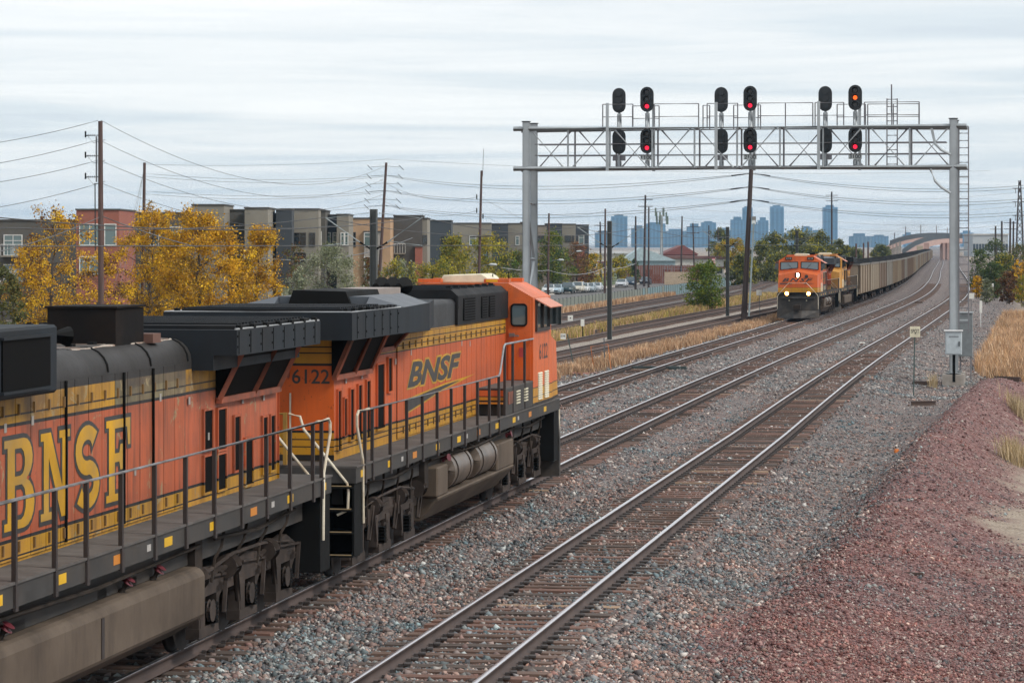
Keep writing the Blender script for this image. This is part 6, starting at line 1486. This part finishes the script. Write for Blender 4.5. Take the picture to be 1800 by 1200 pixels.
# ================================================================== skyline
sky_a = pm('tower_glass_hazed', (.10, .18, .26), .4, var=.15, scale=.02); sky_b = pm('tower_stone_hazed', (.15, .19, .22), .7, var=.15, scale=.02); sky_c = pm('tower_dark_hazed', (.05, .09, .13), .5, var=.15, scale=.02)  # blue of the distant haze is mixed into these tower colours
SKY = [(1074.5, 1103, 378, 0, 'slab tower with a stepped left side, leftmost of the skyline'), (1046, 1076, 407, 1, 'low block left of the leftmost skyline tower'), (1110, 1136, 399, 1, 'broad block right of the leftmost skyline tower'), (1136, 1170, 391, 2, 'wide block behind the cellular mast'), (1168, 1210, 404, 1, 'low wide block right of the cellular mast'), (1208, 1235, 396, 2, 'block behind the pole with small crossarm'), (1233, 1259, 389, 0, 'flat topped block left of the central towers'), (1259, 1287, 402, 1, 'low block between two central clusters'),
       (1285, 1310, 384, 2, 'shoulder block left of the leaning pole'), (1305.5, 1323, 363, 0, 'slim tower directly left of the leaning pole'), (1322, 1334, 392, 2, 'narrow block just right of the leaning pole'), (1332.5, 1351, 385, 0, 'mid height tower right of the leaning pole'), (1354.5, 1378, 361, 0, 'tall plain tower right of the leaning pole'), (1447.5, 1472.5, 362, 0, 'tall plain tower standing alone behind the coal train'),
       (1378, 1412, 408, 1, 'low block right of the tall plain tower'), (1410, 1428, 398, 2, 'stubby block between the two tall towers'), (1425, 1448, 406, 1, 'low block left of the lone tall tower'), (1495, 1530, 413, 1, 'low hazy block left of the smoke'), (1532, 1562, 413, 2, 'low hazy block with sloping side'), (1588, 1606, 410, 0, 'hazy block above the overpass ramp'), (1614, 1640, 415, 1, 'tiny hazy block above the overpass crest'), (1658, 1671, 410, 2, 'hazy block left of the bridge post'), (1690, 1712, 407, 0, 'hazy block behind the bridge ladder')]
YS = 7600.0
for i, (a, b, top, k, lab) in enumerate(SKY):
    Y = YS+140*(i % 5); x0, x1 = XatY(a, Y), XatY(b, Y); zt6 = ZatY(top, Y); mt = (sky_a, sky_b, sky_c)[k]; w_ = x1-x0
    S = thing('skyline_tower', lab, 'tower', ((x0+x1)/2, Y, -3), 0, 'city skyline')
    m = MB(); m.box(-w_/2, w_/2, 0, w_*.8, 0, zt6); sh = m.build('shaft', mt, S)
    m = MB(); m.box(-w_*.3, w_*.25, w_*.2, w_*.6, zt6, zt6+3.5+2*(i % 3)); m.build('roof_plant', sky_c, sh)
    n = max(2, int(w_/9))
    for j in range(n):
        q = -w_/2+w_*(j+.5)/n; m = MB(); m.box(q-w_/n*.28, q+w_/n*.28, -.6, -.02, zt6*.06, zt6*.96); m.build('window_bay', sky_c if k != 2 else sky_a, sh)
    if i == 0: m = MB(); m.box(-w_/2-.5, -w_*.2, -1.2, w_*.7, zt6*.0, zt6*.86); m.build('setback', sky_b, S)
# ================================================================== trees, bushes, grass
bark = pm('bark', (.085, .065, .052), .9, var=.3); leafm = tintmat('foliage', .75, .25)
YEL = [(.70, .40, .014), (.58, .30, .012), (.76, .48, .02), (.46, .25, .02), (.33, .20, .03), (.64, .33, .01), (.27, .17, .035)]
YGR = [(.32, .28, .025), (.22, .22, .03), (.42, .33, .025), (.14, .17, .03), (.36, .27, .025)]
GRN = [(.10, .16, .026), (.07, .12, .02), (.15, .20, .03), (.2, .22, .025), (.06, .10, .022)]
SIL = [(.21, .23, .15), (.26, .27, .18), (.15, .18, .10), (.31, .32, .22), (.17, .19, .08)]
OLI = [(.11, .11, .03), (.09, .10, .025), (.14, .13, .035), (.17, .13, .03)]
RUS = [(.17, .075, .03), (.13, .06, .028), (.21, .10, .035), (.10, .06, .03)]
DGR = [(.045, .08, .028), (.065, .10, .035), (.035, .06, .024), (.09, .12, .035), (.13, .15, .045)]
FGR = [(.13, .145, .055), (.10, .12, .05), (.16, .165, .065), (.08, .095, .042)]
def tree(label, px, top, Y, wpx, pal, nleaf=5000, leaf=.2, shape='round', sparse=.0, name='deciduous_tree', z0=None, cat='tree', base_frac=.22, seed=0, bare=1.0, stems=1):
    rng = np.random.default_rng(seed+int(px)); X = XatY(px, Y); zb6 = gz(X, Y) if z0 is None else z0; Hh = ZatY(top, Y)-zb6; R = wpx*Y/F/2
    S = thing(name, label, cat, (X, Y, zb6), 0)
    mb = MB(); tips = []
    def envelope(f):          # crown radius at height fraction
        if shape == 'cone': return R*np.clip((1.02-f)/(1-base_frac), 0, 1)**.75*(.6+.4*min(1, (f-base_frac)*4+.3))
        t_ = (f-base_frac)/(1-base_frac); return R*math.sqrt(max(.02, 1-(2*t_-.85)**2/1.35))
    for st in range(stems):
        ox = (st-(stems-1)/2)*.25*R; lean = rng.normal(0, .04)
        n = 7; tr = [(ox+lean*Hh*(i/n)+rng.normal(0, .012*Hh)*(i > 0), rng.normal(0, .012*Hh)*(i > 0), Hh*.86*i/n) for i in range(n+1)]
        r0 = max(.05, Hh*.019)/math.sqrt(stems)
        mb.tube(tr, [r0*(1-.8*i/n) for i in range(n+1)], 7)
        nb = int(22 if not sparse else 30)
        for k in range(nb):
            f = base_frac*.7+(0.93-base_frac*.7)*(k+rng.random())/nb; i = min(n-1, int(f/.86*n)) if f < .86 else n-1
            p0 = Vector(tr[i]).lerp(Vector(tr[i+1]), min(1, f/.86*n-i)); a = k*2.4+rng.random(); e = envelope(max(f+.06, base_frac+.02))*(.7+.4*rng.random())
            p1 = p0+Vector((math.cos(a)*e, math.sin(a)*e, Hh*(.07+.1*rng.random())*(1 if shape != 'cone' else .3)))
            pm_ = p0.lerp(p1, .5)+Vector((0, 0, -.02*Hh)); rb = r0*(.42-.25*f)
            mb.tube([p0, pm_, p1], [rb, rb*.6, rb*.25], 4, caps=False); tips += [p1, p0.lerp(p1, .62), p0.lerp(p1, .82)]
            for j in range(4):
                b0 = p0.lerp(p1, .35+.16*j); d = Vector(rng.normal(0, 1, 3)); d.z = abs(d.z)*.7; b1 = b0+d.normalized()*e*(.25+.25*rng.random())
                mb.tube([b0, b1], [rb*.4, rb*.12], 3, caps=False); tips += [b1, b0.lerp(b1, .6)]
    mb.build('trunk', bark, S, fix=False)
    T = np.array([tuple(t_) for t_ in tips]); 
    keep = rng.random(len(T)) > (.45+.45*sparse); T = T[keep]; T = T[(T[:, 2] < Hh*1.03)]
    ncl = len(T); c = rng.integers(0, ncl, nleaf)
    cs = R*(.105 if not sparse else .085)
    C = T[c]+rng.normal(0, 1, (nleaf, 3))*cs*(.6+.6*rng.random((nleaf, 1)))
    C[:, 2] = np.maximum(C[:, 2], Hh*base_frac*.4)
    C[:, 2] *= 1-.06*(np.hypot(C[:, 0], C[:, 1])/max(R, .1))
    s = leaf*.9*(.45+.9*rng.random(nleaf)); u = rng.normal(0, 1, (nleaf, 3)); u /= np.linalg.norm(u, axis=1)[:, None]
    w = rng.normal(0, 1, (nleaf, 3)); v = np.cross(u, w); v /= np.linalg.norm(v, axis=1)[:, None]
    a_ = u*s[:, None]*.5; b_ = v*s[:, None]*.32
    V = np.stack([C-a_, C-b_*1.0+a_*.1, C+a_, C+b_+a_*.1], 1).reshape(-1, 3)
    Fq = np.arange(nleaf*4).reshape(-1, 4); P = np.array(pal)
    tipc = rng.integers(0, len(P), ncl)      # each twig keeps a tint of its own
    cc = np.where(rng.random((nleaf, 1)) < .6, P[tipc[c]], P[rng.integers(0, len(P), nleaf)])*(.75+.5*rng.random((nleaf, 1)))
    np_mesh('crown', V, Fq, leafm, S, cc, 4)
    return S
tree('thinning yellow tree at the far left, branches showing', 85, 366, 216, 150, YEL[:4]+RUS[:1], 7500, .19, sparse=.4, z0=-2, base_frac=.06)
tree('sparse yellow tree standing in front of the brick tower', 165, 438, 208, 120, YEL[:4]+RUS[:2], 6500, .18, sparse=.3, z0=-2, base_frac=.04)
tree('low golden tree under the thinning left tree', 62, 428, 222, 110, YEL[:4]+RUS[:1], 6500, .19, sparse=.2, z0=-2, base_frac=.04)
tree('low olive green bushy tree in the bottom left corner of the tree row', 8, 468, 190, 95, OLI, 5000, .22, z0=-2, base_frac=.05)
tree('golden yellow tree between the two left poles and beyond', 262, 364, 232, 135, YEL, 13000, .2, sparse=.1, z0=-2, base_frac=.06)
tree('tallest dense golden yellow tree below the grey parapet', 352, 372, 226, 175, YEL, 26000, .2, z0=-2, base_frac=.05)
tree('rounded golden yellow tree at the right end of the yellow group', 446, 398, 236, 120, YEL, 15000, .2, z0=-2, base_frac=.05)
tree('broad low golden tree filling the gap under the second pole', 300, 410, 245, 130, YEL, 13000, .2, z0=-2, base_frac=.03)
tree('bare brownish tree right of the yellow group', 512, 426, 245, 70, RUS+OLI, 1800, .2, sparse=.4, z0=-2, base_frac=.1)
tree('silvery green willow like tree above the locomotive roof', 582, 432, 228, 125, SIL, 13000, .16, z0=-2, base_frac=.08)
tree('small silvery bush left of the willow like tree', 520, 470, 215, 60, SIL, 2500, .2, z0=-2, base_frac=.05)
tree('narrow russet tree between willow and catenary pole', 648, 450, 250, 45, RUS+OLI, 2500, .2, z0=-2, base_frac=.08)
tree('light olive tree right of the first catenary pole', 712, 458, 280, 90, YGR+SIL, 4500, .24, z0=-2, base_frac=.08)
tree('yellow green tree left of the antenna pole', 795, 408, 385, 105, YGR, 6500, .3, z0=-2, base_frac=.12, shape='cone')
tree('yellow green tree behind the antenna pole', 858, 412, 392, 95, YGR, 6000, .3, z0=-2, base_frac=.12)
tree('dull green tree left of the bridge posts', 902, 440, 400, 70, OLI+GRN, 4000, .3, z0=-2, base_frac=.1)
tree('low yellowish shrub row above the locomotive cab', 765, 464, 300, 100, YGR, 3500, .24, z0=-2, base_frac=.05)
tree('round bright green tree right of the bridge posts', 972, 402, 476, 100, GRN+YGR[:2], 8500, .3, z0=-2, base_frac=.16, shape='cone')
tree('rust brown tree between the green and yellow street trees', 1016, 428, 482, 66, RUS, 3800, .3, z0=-2, base_frac=.16)
tree('small yellow tree above the silver sedan', 1043, 446, 490, 50, YGR+YEL[:1], 2800, .3, z0=-2, base_frac=.16)
tree('small yellow tree behind the pale silver sedan', 1085, 452, 520, 55, YGR, 2500, .36, z0=-2, base_frac=.16)
tree('dark green conifer like tree by the blue building', 1116, 452, 555, 26, DGR, 1800, .34, z0=-2, base_frac=.06, shape='cone')
tree('young bushy green tree standing between the tracks', 1241, 461, 255, 62, GRN[:4], 8500, .17, shape='round', base_frac=.02, stems=4, name='young_tree')
for i, (px, top, Y, w_, lab) in enumerate(((1262, 404, 720, 46, 'dark far tree left of the grey green bank'), (1292, 420, 640, 60, 'yellowish far tree behind the catenary pole'), (1335, 428, 470, 70, 'grey green tree left of the oncoming train'), (1362, 410, 500, 70, 'tall grey green tree directly behind the oncoming locomotive'), (1402, 404, 520, 80, 'broad grey green tree above the lit locomotive'), (1442, 408, 540, 70, 'grey green tree above the second locomotive'), (1478, 424, 560, 50, 'low grey green tree above the first coal cars'), (1306, 450, 420, 60, 'low hazy shrub left of the leaning pole'), (1545, 432, 700, 50, 'low tree above the middle coal cars'), (1500, 437, 640, 50, 'far low tree over the third coal car'), (1440, 432, 480, 60, 'front grey green tree above the second locomotive cab'), (1372, 445, 440, 70, 'low dense shrub tree left of the locomotive windshield'))):
    tree(lab, px, top, Y, w_, (FGR+YGR[:1]) if i != 1 else YEL[3:5]+YGR, 7500, .40 if Y > 480 else .34, z0=-1.6, base_frac=.06, seed=i)
for i, (px, top, Y, w_, pal, lab) in enumerate(((1722, 438, 345, 44, DGR+GRN[:2], 'dark green bush nearest the bridge ladder'), (1752, 420, 350, 56, DGR, 'tallest dark green bush on the right bank'), (1786, 428, 345, 60, DGR+OLI, 'dark green bush at the right edge'), (1762, 446, 325, 44, YGR+DGR, 'yellow tinged bush in front of the tallest one'), (1745, 462, 312, 46, DGR, 'low dark bush at the foot of the bank'), (1793, 456, 300, 30, YEL, 'narrow orange yellow sapling at the right edge'), (1772, 478, 292, 36, RUS, 'low rust red bush beside the orange sapling'), (1718, 484, 310, 20, YEL, 'bright yellow low weeds by the ballast edge'), (1734, 490, 290, 24, SIL, 'small grey green weed clump before the bushes'), (1798, 482, 280, 30, YGR, 'yellow green bush cut by the right edge'))):
    X = XatY(px, Y); tree(lab, px, top, Y, w_, pal, 3600 if w_ > 30 else 1400, .2, base_frac=.02, name='bush', cat='bush', seed=i, stems=2)
# dry grass
grassm = tintmat('dry_grass', .85, .2)
def grass(name, label, pts, hh, pal, spread=.16, wid=.018):
    n = len(pts); X, Y = pts[:, 0], pts[:, 1]; Z = ground_z(X, Y)-.03
    h_ = hh*(.5+.8*RNG.random(n)); a = RNG.random(n)*6.28; lx, ly = np.cos(a), np.sin(a); ln = h_*spread*(0.3+1.4*RNG.random(n)); w_ = wid*(.6+.8*RNG.random(n))
    B0 = np.stack([X-w_*ly, Y+w_*lx, Z], 1); B1 = np.stack([X+w_*ly, Y-w_*lx, Z], 1)
    M = np.stack([X+lx*ln*.35, Y+ly*ln*.35, Z+h_*.6], 1); Tp = np.stack([X+lx*ln, Y+ly*ln, Z+h_], 1)
    V = np.stack([B0, B1, M+np.stack([w_*ly, -w_*lx, 0*w_], 1)*.8, Tp, M-np.stack([w_*ly, -w_*lx, 0*w_], 1)*.8], 1).reshape(-1, 3)
    i = np.arange(n)[:, None]*5
    Fq = np.concatenate([i+np.array([[0, 1, 2]]), i+np.array([[0, 2, 4]]), i+np.array([[4, 2, 3]])], 1).reshape(-1, 3)
    P = np.array(pal); cc = P[RNG.integers(0, len(P), n)]*(.7+.6*RNG.random((n, 1)))*(.65+.55*vnoise(X, Y, 2.4, 40)+.2*vnoise(X, Y, .7, 41))[:, None]
    return tag(np_mesh(name, V, Fq, grassm, None, np.repeat(cc, 3, 0), 3), label, 'grass', kind='stuff')
def band(f, o0, o1_, y0, y1, n, patch=.45, seed=0):
    Y = y0+(y1-y0)*RNG.random(n*3); O = o0+(o1_-o0)*RNG.random(n*3); X = f(Y)+O
    edge = np.minimum(O-o0, o1_-O)/max(.01, (o1_-o0)/2)
    ok = vnoise(X, Y, 2.5, 20+seed)*.6+vnoise(X, Y, .8, 21+seed)*.4+.25*np.clip(edge, 0, 1) > patch
    return np.stack([X, Y], 1)[ok][:n]
STRAW = [(.46, .285, .165), (.52, .345, .215), (.38, .225, .13), (.44, .255, .135), (.57, .42, .28), (.30, .18, .11)]
GOLD = [(.40, .29, .085), (.33, .25, .07), (.45, .34, .12), (.25, .22, .06), (.2, .2, .07)]
grass('dry_grass', 'strip of tan dry grass between coal train track and light rail', np.concatenate([band(T4, 1.8, 3.5, 112, 250, 26000, .50), band(T4, 2.2, 4.4, 120, 175, 3000, .66)]), .36, STRAW, .4, .016)
grass('weeds', 'strip of yellow weeds between light rail and yard tracks', np.concatenate([band(T6, 1.9, 4.0, 170, 330, 22000, .48, 3), band(T5, -3.2, -1.9, 200, 330, 7000, .55, 4)]), .5, GOLD[:3]+STRAW[:3]+GOLD[3:], .4, .022)
grass('dry_grass', 'tan dry grass along the foot of the panel fence', band(T7, -6.6, -2.4, 225, 330, 9000, .42, 5), .55, STRAW, wid=.035)
grass('weeds', 'dry weeds growing beyond the panel fence', band(T7, -12, -8, 300, 450, 3500, .6, 6), .8, GOLD+OLI, wid=.06)
g1 = band(T1, 5.2, 17, 122, 245, 75000, .36, 7); g1 = g1[(g1[:, 0]-T1(g1[:, 1])) > np.interp(g1[:, 1], [122, 135, 180, 245], [7.0, 5.4, 4.6, 3.9])]
grass('dry_grass', 'tall tan dry grass meadow on the right behind the cabinets', g1, .6, STRAW+[(.45, .27, .13)], .45, .016)
g2 = np.concatenate([np.stack([XatY(1785+RNG.normal(0, 9, 500), 76)+RNG.normal(0, .15, 500), 76+RNG.normal(0, .5, 500)], 1), np.stack([XatY(1792+RNG.normal(0, 7, 400), 93), 93+RNG.normal(0, 1.0, 400)], 1), np.stack([XatY(1640+RNG.normal(0, 3, 120), 122), 122+RNG.normal(0, .3, 120)], 1)])
grass('grass_tufts', 'few dry grass tufts on the sandy ground at the right edge', g2, .62, [(.42, .33, .2), (.5, .4, .26), (.34, .25, .13)], .35, .008)
grass('weeds', 'yellow weeds along the far side of the yard tracks', band(T7, 1.5, 9, 430, 620, 5000, .5, 9), .9, GOLD+OLI, wid=.07)
# ================================================================== air
hz = MB(); hz.box(-5200, 5200, -300, 9300, -12, 128)
hazeo = hz.build('haze', None); m = bpy.data.materials.new('haze'); m.use_nodes = True; nt = m.node_tree; nt.nodes.clear()
pv = nt.nodes.new('ShaderNodeVolumePrincipled'); pv.inputs['Color'].default_value = (0.36, 0.64, 0.95, 1); pv.inputs['Density'].default_value = 0.000075; pv.inputs['Anisotropy'].default_value = 0.2
mo = nt.nodes.new('ShaderNodeOutputMaterial'); nt.links.new(pv.outputs[0], mo.inputs['Volume']); hazeo.data.materials.append(m)
tag(hazeo, 'thin blue haze softening the distant skyline', 'haze', kind='stuff')

sm = MB()
for (px, py, Y, rx, ry, rz_) in ((1540, 417, 640, 9, 30, 2.0), (1585, 405, 690, 8, 30, 2.6), (1618, 398, 730, 6, 25, 1.8)):
    c = Vector(lp(px, py, Y)); n0 = len(sm.v); R_, S_ = 10, 6
    for i in range(S_+1):
        a = math.pi*i/S_
        for j in range(R_): b = 2*math.pi*j/R_; sm.v.append((c.x+rx*math.sin(a)*math.cos(b), c.y+ry*math.sin(a)*math.sin(b), c.z+rz_*math.cos(a)))
    for i in range(S_):
        for j in range(R_): sm.f.append((n0+i*R_+j, n0+i*R_+(j+1) % R_, n0+(i+1)*R_+(j+1) % R_, n0+(i+1)*R_+j)); sm.m.append(0)
smo = sm.build('smoke', None); m = bpy.data.materials.new('smoke'); m.use_nodes = True; nt = m.node_tree; nt.nodes.clear()
pv = nt.nodes.new('ShaderNodeVolumePrincipled'); pv.inputs['Color'].default_value = (0.22, 0.18, 0.15, 1); pv.inputs['Density'].default_value = 0.0018
mo = nt.nodes.new('ShaderNodeOutputMaterial'); nt.links.new(pv.outputs[0], mo.inputs['Volume']); smo.data.materials.append(m)
tag(smo, 'faint brown exhaust smoke drifting above the far coal cars', 'smoke', kind='stuff')
